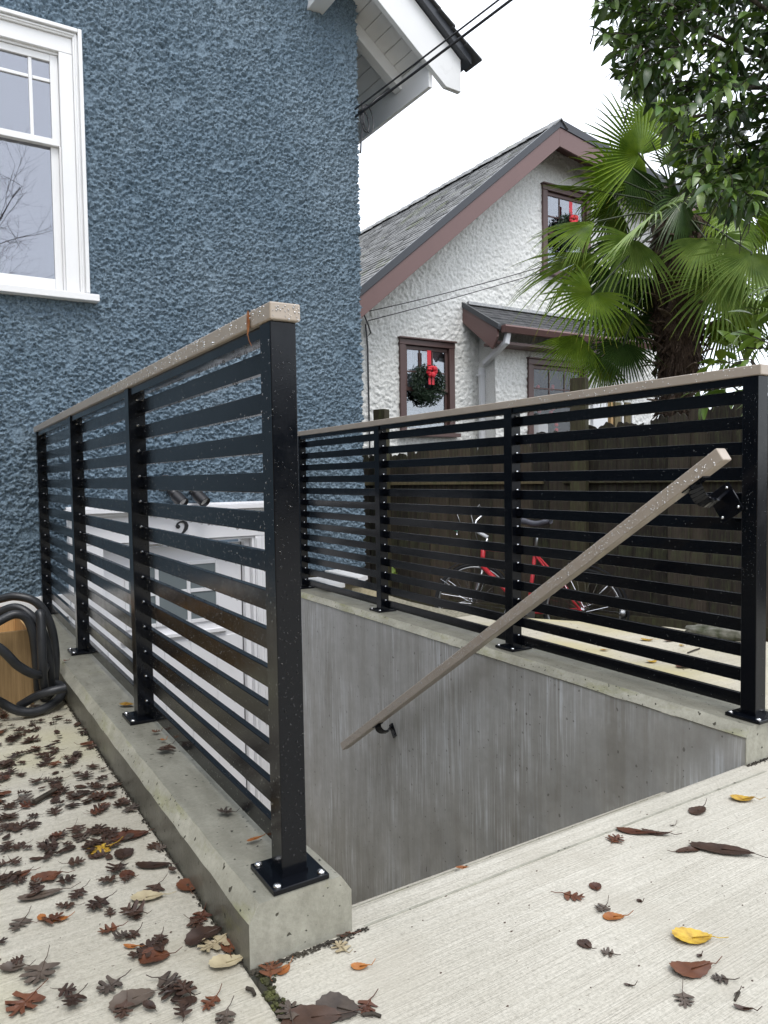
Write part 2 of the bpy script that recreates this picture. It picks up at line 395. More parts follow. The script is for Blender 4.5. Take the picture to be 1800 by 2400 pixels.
def pebbles(h, w, cellp, seed, keepf=.92):
    """thrown pebble-dash: overlapping round lumps on a jittered grid, 0..1"""
    rng = np.random.default_rng(seed); gh, gw = int(h/cellp)+4, int(w/cellp)+4
    jx = rng.random((gh, gw)); jy = rng.random((gh, gw)); rad = rng.uniform(.45, .95, (gh, gw)); hh = rng.uniform(.35, 1., (gh, gw))*(rng.random((gh, gw)) < keepf)
    asp = rng.uniform(.75, 1.3, (gh, gw)); Yi, Xi = np.meshgrid(np.arange(h)/cellp+1.5, np.arange(w)/cellp+1.5, indexing='ij')
    Yi = Yi + .22*fftnoise(h, w, 3, 9, seed+70); Xi = Xi + .22*fftnoise(h, w, 3, 9, seed+71)
    by = np.clip(Yi.astype(int), 1, gh-2); bx = np.clip(Xi.astype(int), 1, gw-2); out = np.zeros((h, w))
    for dy in (-1, 0, 1):
        for dx in (-1, 0, 1):
            cy, cx = by+dy, bx+dx; d2 = ((Yi-cy-jy[cy, cx])*asp[cy, cx])**2+((Xi-cx-jx[cy, cx])/asp[cy, cx])**2
            out = np.maximum(out, hh[cy, cx]*np.sqrt(np.clip(1-d2/rad[cy, cx]**2, 0, 1)))
    return out
def grid_wall(name, m, x0, x1, z0, z1, y, cell, height, keep=None, parent=None, edge=None, smooth=True, **tags):
    nx = int((x1-x0)/cell)+1; nz = int((z1-z0)/cell)+1
    X, Zz = np.meshgrid(np.linspace(x0, x1, nx), np.linspace(z0, z1, nz)); H = height(nz, nx)
    Y = y - H
    if edge: X = X + edge(X, H)
    co = np.stack([X, Y, Zz], -1).reshape(-1, 3)
    i = np.arange(nz-1)[:, None]*nx + np.arange(nx-1)[None, :]
    q = np.stack([i, i+1, i+1+nx, i+nx], -1)
    if keep is not None:
        cx = (X[:-1, :-1]+X[1:, 1:])/2; cz = (Zz[:-1, :-1]+Zz[1:, 1:])/2; q = q[keep(cx, cz)]
    q = q.reshape(-1, 4)
    me = bpy.data.meshes.new(name); me.vertices.add(len(co)); me.vertices.foreach_set('co', co.ravel())
    me.loops.add(q.size); me.loops.foreach_set('vertex_index', q.ravel().astype(np.int32))
    me.polygons.add(len(q)); me.polygons.foreach_set('loop_start', np.arange(0, q.size, 4, dtype=np.int32))
    me.materials.append(m); me.update(calc_edges=True); me.validate()
    if smooth: me.polygons.foreach_set('use_smooth', [True]*len(me.polygons))
    return link(name, me, parent, **tags)
GZ = -.87      # top of the slabs
LZ = -1.50     # lower ground along the timber fence
YW = 4.75      # house wall

# ================================================================== GROUND
mb = MB()
for a in ((-400, -400, -4, 400), (2.29, -400, 400, 400), (-4, 4.9, 2.29, 400), (-4, -400, 2.29, -30)):
    x0, y0, x1, y1 = a; mb.add([(x0, y0, LZ), (x1, y0, LZ), (x1, y1, LZ), (x0, y1, LZ)], [(0, 1, 2, 3)])
mb.build('ground', M['soil'], kind='structure')
# driveway slab in front of the steps; front edge rounded over the first riser
def edge_poly(y): return [(x, y) for x in (0,)]
SE = 1.285
wbox('driveway', (.478, -30, GZ-.3), (2.29, SE, GZ), M['drive'], kind='structure', bev=.012, seg=3)
mb = MB().prism([(2.292, -30, GZ), (7, -30, GZ), (7, -6, GZ), (3.80, 1.25, GZ), (3.78, 1.279, GZ), (2.292, 1.279, GZ)], (0, 0, -.8))
mb.build('driveway', M['drive'], kind='structure')
wbox('patio', (-4, -30, GZ-.3), (.462, YW+.1, GZ-.002), M['patio'], kind='structure', bev=.006)
# tooled border line along the steps and a faint joint in the patio
mb = MB().box((.70, SE-.073, GZ-.001), (2.05, SE-.067, GZ+.0012)); mb.build('tooled_line', M['curb'], kind='structure')
wbox('path', (2.292, 1.281, GZ-.3), (2.6, 3.62, GZ-.003), M['path'], kind='structure')
P = [(2.602, 1.281, GZ-.001), (3.78, 1.281, GZ-.001), (3.62, 2.3, GZ-.001), (3.56, 2.68, GZ-.001), (3.43, 2.87, GZ-.001), (3.12, 3.33, GZ-.001), (2.968, 3.62, GZ-.001), (2.602, 3.62, GZ-.001)]
MB().prism(P, (0, 0, -.8)).build('path', M['path'], kind='structure')
P = [(2.292, 3.624, GZ-.006), (2.966, 3.624, GZ-.006), (2.892, 4.0, GZ-.006), (2.887, 4.3, GZ-.006), (2.94, 4.9, GZ-.006), (2.292, 4.9, GZ-.006)]
MB().prism(P, (0, 0, -.8)).build('gravelly_strip', M['gravelly'], kind='structure')

# joint between patio and driveway: a recessed dirt line with moss
rng = random.Random(3)
mb = MB()
for i in range(900):
    y = rng.uniform(.2, 1.24); x = .470+rng.uniform(-.010, .014)+(.012 if y > 1.15 else 0)
    mb.ball((x, y, GZ-.004+rng.uniform(0, .006)), rng.uniform(.0015, .005), 5, 3, (1, 1.3, .6))
mb.build('moss_in_joint', M['moss'], kind='stuff', label='green moss and dirt in the joint at the curb corner', cat='moss')
mb = MB()
for i in range(900):       # dirt line along the foot of the left curb
    y = 1.2+3.3*rng.random()**.8; x = .462-abs(rng.gauss(0, .005))
    mb.ball((x, y, GZ+rng.uniform(-.002, .004)), rng.uniform(.0012, .0038), 4, 2, (1, 1.6, .6))
for i in range(420):
    x = rng.uniform(.46, .70); mb.ball((x, 1.211-abs(rng.gauss(0, .007)), GZ+rng.uniform(-.001, .004)), rng.uniform(.001, .003), 4, 2, (1.6, 1, .6))
for i in range(260):
    x = rng.uniform(2.04, 2.3); mb.ball((x, 1.268-abs(rng.gauss(0, .004)), GZ+rng.uniform(-.001, .003)), rng.uniform(.0015, .004), 4, 2)
mb.build('dirt_line', M['soil'], kind='stuff', label='dark dirt and moss gathered along the foot of the curbs', cat='dirt')
mb = MB()
for i in range(1500):       # crumbs of bark and leaf on the slabs
    x = rng.uniform(-.4, 3.2); y = rng.uniform(.2, 3.2)
    if .455 < x < .70 and y > 1.2 or (.69 < x < 2.06 and y > 1.25) or (2.03 < x < 2.29 and y > 1.26): continue
    r = rng.uniform(.0007, .0021)*(1 if rng.random() < .9 else 1.6)
    mb.ball((x, y, GZ+r*.2), r, 5, 3, (1+rng.random(), 1, .45))
mb.build('crumbs', M['lf_dark'], kind='stuff', label='tiny dark crumbs of bark and leaf scattered over the concrete', cat='debris')

# ------------------------------------------------------------------ left curb (also the left wall of the stair well)
def curb_profile(w, zt, zb, ch=.026): return [(0, zb), (0, zt-ch-.006), (ch-.004, zt), (w-ch+.004, zt), (w, zt-ch-.006), (w, zb)]
def rough_prism(prof, y0, y1, step=.05, amp=.0016, seed=1):
    """curb cross-section swept along y with slightly uneven edges"""
    n = max(2, int((y1-y0)/step)); vs = []; fs = []; k = len(prof); rg = random.Random(seed)
    for i in range(n+1):
        y = y0+(y1-y0)*i/n
        for j, (x, z) in enumerate(prof):
            a = 0 if j in (0, k-1) else amp
            q = mnoise.noise(Vector((y*9, j*5.1, seed)))*a*1.5 + rg.uniform(-a, a)*.5
            vs.append((x+q, y, z + (mnoise.noise(Vector((y*7, j*3.3, seed+9)))*a*1.5)))
    for i in range(n):
        for j in range(k): fs.append((i*k+j, i*k+(j+1) % k, (i+1)*k+(j+1) % k, (i+1)*k+j))
    fs += [tuple(range(k)), tuple(n*k+j for j in range(k-1, -1, -1))]
    return MB().add(vs, fs)
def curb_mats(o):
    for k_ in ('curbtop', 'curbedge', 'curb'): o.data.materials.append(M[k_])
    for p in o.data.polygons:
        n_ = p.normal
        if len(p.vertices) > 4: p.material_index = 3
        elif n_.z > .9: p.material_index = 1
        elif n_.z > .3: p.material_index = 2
cl = thing('curb', 'raised concrete curb under the near left railing, with green moss on its bevelled edge', 'curb', (.464, 1.215, -.755))
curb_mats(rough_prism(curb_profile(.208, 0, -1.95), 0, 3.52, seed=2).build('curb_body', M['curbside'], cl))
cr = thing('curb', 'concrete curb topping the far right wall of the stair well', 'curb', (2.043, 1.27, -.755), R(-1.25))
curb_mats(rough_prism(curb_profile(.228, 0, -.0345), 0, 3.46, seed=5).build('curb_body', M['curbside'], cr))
wbox('end_face', (0, .0002, -.3), (.228, .0034, -.035), M['curb'], cr)
# streaked retaining wall below the right curb
rw = thing('retaining_wall', 'tall grey concrete stair wall with vertical rain streaks', 'wall', (2.043, 1.27, -.755), R(-1.25))
wbox('wall_face', (.0035, .0035, -2.1), (.2245, 3.46, -.0352), M['streak'], rw)
# form ties
mb = MB()
for (y, z) in ((.75, -.42), (1.5, -.75), (2.4, -.4)): mb.ball((-.001, y, z), .012, 8, 4, (.15, 1, 1))

# ------------------------------------------------------------------ steps
st = thing('stairs', 'concrete steps going down between the two curbs to the white door', 'stairs', (.668, SE, GZ))
for i in range(9):
    zt = -.185*(i+1); y0 = .275*i
    o = wbox('step', (-.02, y0+.002, zt-.5), (1.45, y0+.275+.009, zt), M['drive'], st, bev=.006, seg=3)
    if i == 0:
        for k in range(4): wbox('groove', (.0, y0+.236+.011*k, zt-.002), (1.355, y0+.240+.011*k, zt+.0012), M['curb'], o)
wbox('well_floor', (.68, 3.80, -2.60), (2.4, 4.98, -2.50), M['drive'], kind='structure')

# ================================================================== RAILINGS
def drops(mb, o, u, v, w, h, n, nrm, rmin=.0012, rmax=.0034, rg=random.Random(11)):
    o = Vector(o); u = Vector(u); v = Vector(v); nrm = Vector(nrm)
    for _ in range(n):
        r = (rmin+(rmax-rmin)*rg.random()**1.7)*.86*(1 if rg.random() < .85 else 1.3)
        c = o+u*rg.uniform(.01, .99)*w+v*rg.uniform(.01, .99)*h
        t = [c + (u*math.cos(a)*r + v*math.sin(a)*r*1.15) for a in [k*PI/3 for k in range(6)]]
        t2 = [c + (u*math.cos(a)*r*.62 + v*math.sin(a)*r*.7) + nrm*r*.55 for a in [k*PI/3 for k in range(6)]]
        mb.add(t+t2+[c+nrm*r*.72], [(i, (i+1) % 6, 6+(i+1) % 6, 6+i) for i in range(6)]+[(6+i, 6+(i+1) % 6, 12) for i in range(6)])
PITCHZ = .0785
slat_me = {}
def railing(name, label, loc, rz, ys, capext, seed, dropn):
    r = thing(name, label, 'railing', loc, rz)
    pw = .0508; rg = random.Random(seed)
    plate = screw_src = None
    mbd = MB()
    for i, y in enumerate(ys):
        p = MB().box((0, y, .006), (pw, y+pw, 1.0402)).build('post', M['black'], r, bev=.0018)
        MB().box((-.032, y-.034, .001), (pw+.030, y+pw+.030, .011)).build('base_plate', M['black'], p, bev=.0015)
        MB().tube([(.0254, y+.0254, .010), (.0254, y+.0254, .017)], .038, 4).build('weld', M['black'], p)
        for dx in (-.020, pw+.018):
            for dy in (-.022, pw+.018):
                MB().ball((dx, y+dy, .012), .0080, 10, 6, (1, 1, .62)).build('bolt', M['bolt'], p, smooth=True)
        if i:
            pass
    for i in range(len(ys)-1):
        ya = ys[i]+pw+.0005; yb = ys[i+1]-.0005; L = yb-ya
        me = MB().box((.0330, 0, 0), (.0490, L, .0405)).mesh('slat', M['black'])
        ms = MB().ball((0, 0, 0), .0046, 6, 4).mesh('screw', M['bolt'])
        for k in range(13):
            zt = 1.003-PITCHZ*k
            s = link('slat', me, r, bev=.0012); s.location = (0, ya, zt-.0405)
            q = link('screw', ms, s); q.location = (.026, L-.006, .0425)
            q = link('clip', MB_clip, s); q.location = (.0330, L-.02, .021)
            # drips under the slat and drops on its outer face
            if dropn:
                for _ in range(int(46*L)):
                    yy = ya+rg.random()*L; rr = rg.uniform(.0012, .0032)
                    mbd.ball((rg.uniform(.0355, .047), yy, zt-.0405-rr*.35), rr, 5, 3)
        wbox('top_bar', (.006, ya-.001, 1.018), (.044, yb+.001, 1.040), M['black'], r)
        for _ in range(int(70*L)):
            yy = ya+rg.random()*L; rr = rg.uniform(.0016, .0038); mbd.ball((rg.choice((.008, .042)), yy, 1.018-rr*.5), rr, 6, 4)
    y1 = ys[-1]+pw+.03
    MB().box((-.0045, ys[0]-.011, 1.0405), (.0555, y1, 1.072)).build('top_cap', M['tan'], r, bev=.003, seg=3)
    mb2 = MB()
    for f in dropn: drops(mb2 if f[0][2] > 1.04 else mbd, *f, rg=rg)
    mb2.build('water_drops', M['water2'], r, smooth=True, kind='stuff')
    mbd.build('water_drops', M['water'], r, smooth=True, kind='stuff')
    return r
MB_clip = MB().box((-.012, 0, -.012), (0, .0195, .012)).mesh('clip', M['black'])
X_, Y_, Z_ = (1, 0, 0), (0, 1, 0), (0, 0, 1)
fl = [((0, -.0004, .02), X_, Z_, .05, 1.0, 380, (0, -1, 0), .0010, .0025),
      ((-.0004, 0, .02), Y_, Z_, .05, 1.0, 120, (-1, 0, 0), .0009, .0020),
      ((-.0052, -.01, 1.042), Y_, Z_, 1.6, .028, 240, (-1, 0, 0), .0010, .0036),
      ((-.004, -.0114, 1.042), X_, Z_, .058, .028, 26, (0, -1, 0), .0012, .003),
      ((-.004, -.01, 1.0722), X_, Y_, .058, 3.2, 800, (0, 0, 1), .0015, .004)]
for k in range(13):
    fl.append(((.0326, .055, 1.003-PITCHZ*k-.039), Y_, Z_, 1.05, .038, 120 if k > 3 else 25, (-1, 0, 0), .0008, .0017))
    fl.append(((.0326, 1.17, 1.003-PITCHZ*k-.039), Y_, Z_, 1.05, .038, 60 if k > 3 else 15, (-1, 0, 0), .0009, .0018))
    fl.append(((.035, .055, 1.0032-PITCHZ*k), X_, Y_, .013, 2.2, 90, (0, 0, 1), .0010, .0026))
fl += [((0, 1.113-.0004, .02), X_, Z_, .05, 1.0, 160, (0, -1, 0)), ((0, 2.21-.0004, .02), X_, Z_, .05, 1.0, 80, (0, -1, 0))]
railing('railing', 'near black slatted metal railing on the left curb with taupe top rail', (.547, 1.253, -.755), R(-.45),
        [0, 1.113, 2.205, 3.36], 0, 3, fl)
fr = [((0, -.0004, .02), X_, Z_, .05, 1.0, 80, (0, -1, 0), .0009, .0021), ((-.0004, 0, .4), Y_, Z_, .05, .6, 140, (-1, 0, 0), .0009, .0019),
      ((-.0052, 0, 1.042), Y_, Z_, 1.2, .028, 80, (-1, 0, 0), .0012, .003)]
for k in range(13):
    fr.append(((.0326, .055, 1.003-PITCHZ*k-.039), Y_, Z_, 1.05, .038, 22, (-1, 0, 0), .0010, .0024))
railing('railing', 'far black slatted metal railing on the right curb in front of the timber fence', (2.124, 1.292, -.755), R(-1.25),
        [0, 1.114, 2.233, 3.30], 0, 5, fr)

# ------------------------------------------------------------------ handrail
hr = thing('handrail', 'sloping taupe handrail on two black brackets along the right stair wall', 'handrail', (1.965, 1.30, .06))
A = Vector((1.972, 1.300, .052)); B = Vector((1.995, 3.66, -1.525)); dv = (B-A); Ln = dv.length
def local(p): return Vector(p)-Vector((1.965, 1.30, .06))
MB().beam(local(A), local(B), .042, .042).build('rail', M['tan'], hr, bev=.004, seg=3)
mbd = MB(); d = dv.normalized(); sd = d.cross(Vector((0, 0, 1))).normalized(); u = sd.cross(d)
if sd.x > 0: sdl = -sd
else: sdl = sd
drops(mbd, local(A)+sdl*.0212-u*.019, d, u, Ln, .038, 820, sdl, .0011, .0028)
drops(mbd, local(A)+u*.0213-sdl*.019, d, sdl, Ln, .038, 620, u, .0016, .0036)
mbd.build('water_drops', M['water2'], hr, smooth=True, kind='stuff')
def bracket(t, wallx, big):
    c = local(A + dv*t) - u*.022
    wp = MB().box((-.032, -.05, -.003), (.032, .05, .003)) if 0 else None
    q = c - Vector((0, 0, 0))
    s = 1.25 if big else 1.
    br = MB()
    # saddle plate under the rail
    br.beam(c-d*.035*s, c+d*.035*s, .034, .006, u)
    o = br.build('saddle_plate', M['black'], hr, bev=.001)
    arm = MB(); w = .034*s; pts = []
    x1 = wallx - 1.965 - c.x
    for k in range(9):
        a = k/8*PI/2
        pts.append(Vector((x1*.50*(1-math.cos(a)), 0, -.045*s*math.sin(a))))
    pts.append(Vector((x1*.60, 0, -.047*s))); 
    pts.append(Vector((x1-.008, 0, -.047*s+.028)))
    for a, b in zip(pts[:-1], pts[1:]): arm.beam(c+a, c+b, w, .008, d.cross(Vector((1, 0, 0))))
    arm.build('arm', M['black'], hr)
    pc = c + Vector((x1-.004, 0, -.047*s+.0))
    pl = MB(); ey = (d-Vector((d.x, 0, 0))).normalized(); ez = Vector((1, 0, 0)).cross(ey)
    hw, hh = (.042, .05) if big else (.018, .036)
    pl.prism([pc+ey*a*hw+ez*b*hh for a, b in ((-1, -1), (1, -1), (1, 1), (-1, 1))], (.007, 0, 0))
    o = pl.build('wall_plate', M['black'], hr, bev=.001)
    for a, b in (((-.75, -.7), (.75, .7), (.75, -.7), (-.75, .7)) if big else ((0, -.6), (0, .6))):
        MB().ball(pc+ey*a*hw+ez*b*hh-Vector((.002, 0, 0)), .005, 8, 4).build('bolt', M['bolt' if big else 'blackmatt'], hr, smooth=True)
bracket(.045, 2.124, True)
bracket(.845, 2.085, False)

# ================================================================== BLUE HOUSE
hs = thing('house', 'blue stucco house with white window trim and white eave boards', 'house', (0, YW, GZ))
def hl(p): return (p[0], p[1]-YW, p[2]-GZ)
ZB = -.665
win = (.42-1.1, .868, 1.10, 2.59)      # hole behind the window
def keep_blue(x, z):
    k = np.ones(x.shape, bool)
    k &= ~((x < .868) & (z > 1.115) & (z < 2.585))
    k &= ~((x > .735) & (x < 2.05) & (z < -.17))
    return k
def blue_h(h, w):
    p = pebbles(h, w, 2.2, 1)*.75+pebbles(h, w, 3.8, 2, .65)*.42; c = fftnoise(h, w, 18, 70, 3); d = fftnoise(h, w, 5, 16, 5); e = fftnoise(h, w, 1.0, 1.8, 4)
    flat = 1/(1+np.exp((c-1.8)*4))           # trowelled smooth patches
    return .002 + .0245*p*(.25+.75*flat)+.0028*d*flat+.0012*c + .0010*e
o = grid_wall('stucco_wall', M['blue'], -.15, 2.785, ZB, 3.72, YW, .0052, blue_h, keep_blue, hs, edge=lambda X, H: np.where(X > 2.765, (H-.012)*.8, 0), smooth=False)
o.location = (0, -YW, -GZ)
mb = MB().box(hl((-6, YW+.01, -.87)), hl((-.152, YW+.25, 4.0))).box(hl((2.60, YW+.012, ZB)), hl((2.775, YW+9, 3.40)))
mb.box(hl((-6, YW+.01, 3.70)), hl((2.70, YW+.2, 3.95)))
mb.build('stucco_wall', M['blue'], hs)
# base trim board
mb = MB().box(hl((-.75, YW-.03, -.80)), hl((.735, YW+.02, ZB-.002))).build('base_board', M['white'], hs, bev=.003)
mb = MB().box(hl((.3, YW-.055, -.875)), hl((.70, YW-.031, -.80))).build('base_board', M['white'], hs, bev=.003)
# ------------------------------------------------------------------ window on the blue wall (right half in view)
wd = thing('window', 'white sash window with small upper panes set in the blue stucco wall', 'window', (.868, YW, 1.10))
def wl(x0, y0, z0, x1, y1, z1): return (x0-.868, y0, z0-1.10), (x1-.868, y1, z1-1.10)
XL = -.32
# outer moulding with two steps, mitred look
for i, (e0, e1, yy) in enumerate(((.902-.022, .902, -.072), (.852, .880, -.052), (.862, .872, -.060))):
    MB().box(*wl(e0, yy, 1.112, e1, -.004, 2.624-(.902-e1))).build('moulding', M['white'], wd, bev=.004, seg=3)
    zt = 2.624-(.902-e1); zb = 2.624-(.902-e0)
    MB().box(*wl(XL, yy+.0012, zb, e0-.0005, -.004, zt)).build('moulding', M['white'], wd, bev=.004, seg=3)
MB().box(*wl(.778, -.036, 1.105, .851, .03, 2.483)).build('side_casing', M['white'], wd, bev=.002)
MB().box(*wl(XL, -.036, 2.485, .851, .03, 2.573)).build('head_casing', M['white'], wd, bev=.002)
MB().box(*wl(XL, -.015, 2.470, .777, .10, 2.484)).build('stop', M['white'], wd)
MB().box(*wl(XL, -.085, 1.066, .951, .03, 1.106)).build('sill', M['white'], wd, bev=.003)
# upper sash
u_ = thing('sash', None, None); u_.parent = wd; del_ = None
us = MB()
us.box(*wl(.733, -.005, 1.975, .776, .03, 2.469)); us.box(*wl(XL, -.0045, 2.429, .7325, .03, 2.4685)); us.box(*wl(XL, -.0055, 1.955, .7765, .034, 1.992))
bpy.data.objects.remove(u_)
us = us.build('upper_sash', M['white'], wd, bev=.002)
MB().box(*wl(.619, .000, 1.993, .638, .022, 2.428)).build('muntin', M['white'], us, bev=.003)
MB().box(*wl(XL, .001, 2.312, .618, .0215, 2.331)).build('muntin', M['white'], us, bev=.003)
MB().box(*wl(.639, .001, 2.312, .7325, .0215, 2.331)).build('muntin', M['white'], us, bev=.003)
MB().box(*wl(XL, .011, 1.99, .734, .014, 2.43)).build('pane', M['glass'], us)
ls = MB().box(*wl(.727, .020, 1.115, .768, .055, 1.953)).box(*wl(XL, .0205, 1.108, .7265, .055, 1.192)).build('lower_sash', M['white'], wd, bev=.002)
MB().box(*wl(.7685, -.01, 1.107, .7775, .06, 1.953)).build('jamb', M['white'], wd)
MB().box(*wl(XL, .035, 1.19, .728, .038, 1.955)).build('pane', M['glass'], ls)
MB().box(*wl(XL-.1, .45, .9, .9, .47, 2.8)).build('room', M['interior'], wd)
# ------------------------------------------------------------------ door at the bottom of the well
dr = thing('door_surround', 'white door and panelled surround at the bottom of the stair well', 'door', (1.40, YW, -2.5))
def dl(x0, y0, z0, x1, y1, z1): return (x0-1.40, y0, z0+2.5), (x1-1.40, y1, z1+2.5)
def dbox(n, x0, y0, z0, x1, y1, z1, m='white2', par=None, bev=.002, **k): return MB().box(*dl(x0, y0, z0, x1, y1, z1)).build(n, M[m], par or dr, bev=bev, **k)
dbox('header_board', .745, -.012, -.384, 2.09, .10, -.196)
dbox('drip_cap', .72, -.075, -.194, 2.11, .05, -.165)
dbox('drip_cap', .73, -.045, -.164, 2.10, .05, -.150)
dbox('crown_strip', .735, -.04, -.215, 2.10, -.0125, -.1945)
dbox('side_casing', .745, -.010, -2.5, .922, .10, -.386)
dbox('side_casing', 1.925, -.010, -2.5, 2.13, .10, -.386)
dbox('bead', 1.93, -.022, -2.5, 1.945, -.0105, -.40); dbox('bead', 1.97, -.018, -2.5, 1.985, -.0105, -.386)
dbox('jamb', .9225, .002, -2.5, .94, .16, -.402); dbox('jamb', 1.905, .002, -2.5, 1.924, .16, -.402)
dbox('jamb', .9225, .002, -.4015, 1.924, .16, -.388)
dbox('stop', 1.868, .05, -2.5, 1.904, .16, -.403); 
dd = .11
slab = dbox('door', .945, dd, -2.48, 1.864, dd+.045, -.43)
gxs = (1.095, 1.285, 1.492, 1.69); gz = (-.55, -.735, -.94)
for i in range(3):
    for j in range(2):
        x0 = gxs[i]+.012; x1 = gxs[i+1]-.012; zt = gz[j]-.012; zb = gz[j+1]+.012
        dbox('pane', x0, dd-.004, zb, x1, dd-.001, zt, 'frost', slab, 0)
for x in gxs: dbox('muntin', x-.012, dd-.012, gz[2]-.012, x+.012, dd-.0005, gz[0]+.012, 'white2', slab)
for z in gz:
    for i in range(3): dbox('muntin', gxs[i]+.0125, dd-.011, z-.012, gxs[i+1]-.0125, dd-.0005, z+.012, 'white2', slab)
dbox('gap_shade_strip', 1.8645, dd-.006, -2.48, 1.8675, dd+.03, -.43, 'blackmatt', None, 0)  # black strip stands in for the shadowed gap between door and jamb
dbox('shelf', 1.05, dd-.03, -1.03, 1.74, dd-.0005, -1.005, 'white2', slab)
for i in range(5): dbox('panel', .97+.176*i, dd-.008, -2.40, .97+.176*i+.170, dd-.0005, -1.06, 'white2', slab, .004)
# house number
def curve_num():
    cu = bpy.data.curves.new('numeral', 'FONT'); cu.body = '2'; cu.size = .20; cu.extrude = .004
    o = bpy.data.objects.new('numeral', cu); C.objects.link(o); return o
# an old-style numeral 2 drawn as strokes so that it keeps its ball and swash
pts = [(-.028, .044, .011), (-.034, .052, .009), (-.030, .066, .005), (-.014, .077, .005), (.006, .079, .007), (.022, .070, .0105), (.028, .052, .0125), (.024, .034, .0115), (.010, .014, .008), (-.010, -.008, .005), (-.028, -.028, .004), (-.034, -.036, .004), (-.018, -.030, .008), (.0, -.036, .011), (.016, -.042, .010), (.030, -.036, .005), (.036, -.022, .003)]
mbn = MB()
def seg2(pts):
    k = len(pts); L = []; Rr = []
    for i, (x, z, w) in enumerate(pts):
        a = Vector(pts[max(0, i-1)][:2]); b = Vector(pts[min(k-1, i+1)][:2]); t = (b-a).normalized(); n = Vector((-t.y, t.x))
        L.append((x+n.x*w, z+n.y*w)); Rr.append((x-n.x*w, z-n.y*w))
    for i in range(k-1):
        q = [L[i], L[i+1], Rr[i+1], Rr[i]]
        mbn.prism([(p[0], 0, p[1]) for p in q], (0, -.006, 0))
seg2(pts); mbn.ball((-.026, -.003, .047), .013, 12, 6, (1, .3, 1))
num = mbn.build('house_number', M['blackmatt'], None, label='black house number 2 on the white board above the basement door', cat='number')
num.location = (1.425, YW-.015, -.345)
# ------------------------------------------------------------------ spot light with two heads
lt = thing('spotlight', 'black twin-head spotlight above the white basement door', 'light', (1.30, YW-.01, -.03))
MB().tube([(.02, 0, .02), (.02, -.035, .02)], .045, 20).build('mount', M['blackmatt'], lt, smooth=False, bev=.002)
for k, (p, q) in enumerate(((Vector((.045, -.05, -.035)), Vector((.095, -.15, -.115))), (Vector((.185, -.05, -.035)), Vector((.235, -.15, -.115))))):
    MB().tube([(.02, -.02, .02), p*.6+Vector((.01, -.01, .02)), p], .011, 8).build('arm', M['blackmatt'], lt, smooth=True)
    ax = (q-p); mid = p+ax*.45
    h = MB().tube([p, mid], .030, 20).tube([mid-ax*.02, q], .037, 20, cap=False).tube([q, mid], .033, 20, cap=False).build('lamp_head', M['blackmatt'], lt, smooth=True)
    mbk = MB().tube([q-ax*.08, q-ax*.081], .033, 20); mbk.build('reflector', M['chrome'], h)
# ------------------------------------------------------------------ white boards and block at the house corner
wb = MB().prism([(2.44, 4.72, -.70), (2.60, 4.735, -.70), (2.585, 4.36, -.70), (2.425, 4.215, -.70)], (0, 0, .038)).build('board', M['white'], None, bev=.002,
     label='white board end lying at the foot of the blue house corner, resting higher', cat='board', group='white boards by the house corner')
wb = MB().prism([(2.31, 4.73, -.735), (2.44, 4.73, -.735), (2.395, 4.34, -.735), (2.275, 4.34, -.735)], (0, 0, .03)).build('board', M['white'], None, bev=.002,
     label='lower white board beside the far railing post by the house corner', cat='board', group='white boards by the house corner')
MB().box((2.44, 4.33, -.887), (2.68, 4.68, -.745)).build('foam_block', M['styro'], None, bev=.006, label='tan gritty block under the white board ends', cat='block')

# ------------------------------------------------------------------ eaves of the blue house
MP = .744                                      # roof slope
def sof(x): return 3.40-MP*(x-2.77)            # soffit height above the camera
YR = 4.44; XE = 3.27
n = Vector((MP, 0, 1)).normalized()
rf = thing('eave', 'white boarded eave and bargeboard of the blue house with dark roof edge', 'eave', (2.77, YW, 3.50))
def el(p): return Vector(p)-Vector((2.77, YW, 3.50))
# soffit boards running along y
xs = -.2; k = 0
while xs < XE-.03:
    w = .105*math.cos(math.atan(MP))
    x1 = min(xs+w-.005, XE-.03)
    prof = [(xs, sof(xs)), (x1, sof(x1)), (x1, sof(x1)+.02), (xs, sof(xs)+.02)]
    MB().prism([el((a, YR+.045, b)) for a, b in prof], (0, 10, 0)).build('soffit_board', M['white'], rf, bev=.002); xs += w
MB().prism([el((-1, YR+.045, sof(-1)+.022)), el((XE+.01, YR+.045, sof(XE+.01)+.022)), el((XE+.01, YR+.045, sof(XE+.01)+.20)), el((-1, YR+.045, sof(-1)+.20))], (0, 10, 0)).build('roof_deck', M['white'], rf)
# bargeboard
def barge_pts(x0, x1, y): return [(x0, y, sof(x0)-.165), (3.36, y, sof(3.36)-.165), (3.475, y, sof(3.36)-.205), (3.475, y, sof(3.475)+.045), (x0, y, sof(x0)+.135-.05)]
bp = [el(p) for p in ((-.6, YR, sof(-.6)-.128), (3.364, YR, sof(3.364)-.126), (3.50, YR, sof(3.364)-.132), (3.50, YR, sof(3.50)+.200), (-.6, YR, sof(-.6)+.200))]
MB().prism(bp, (0, .042, 0)).build('bargeboard', M['white'], rf, bev=.003)
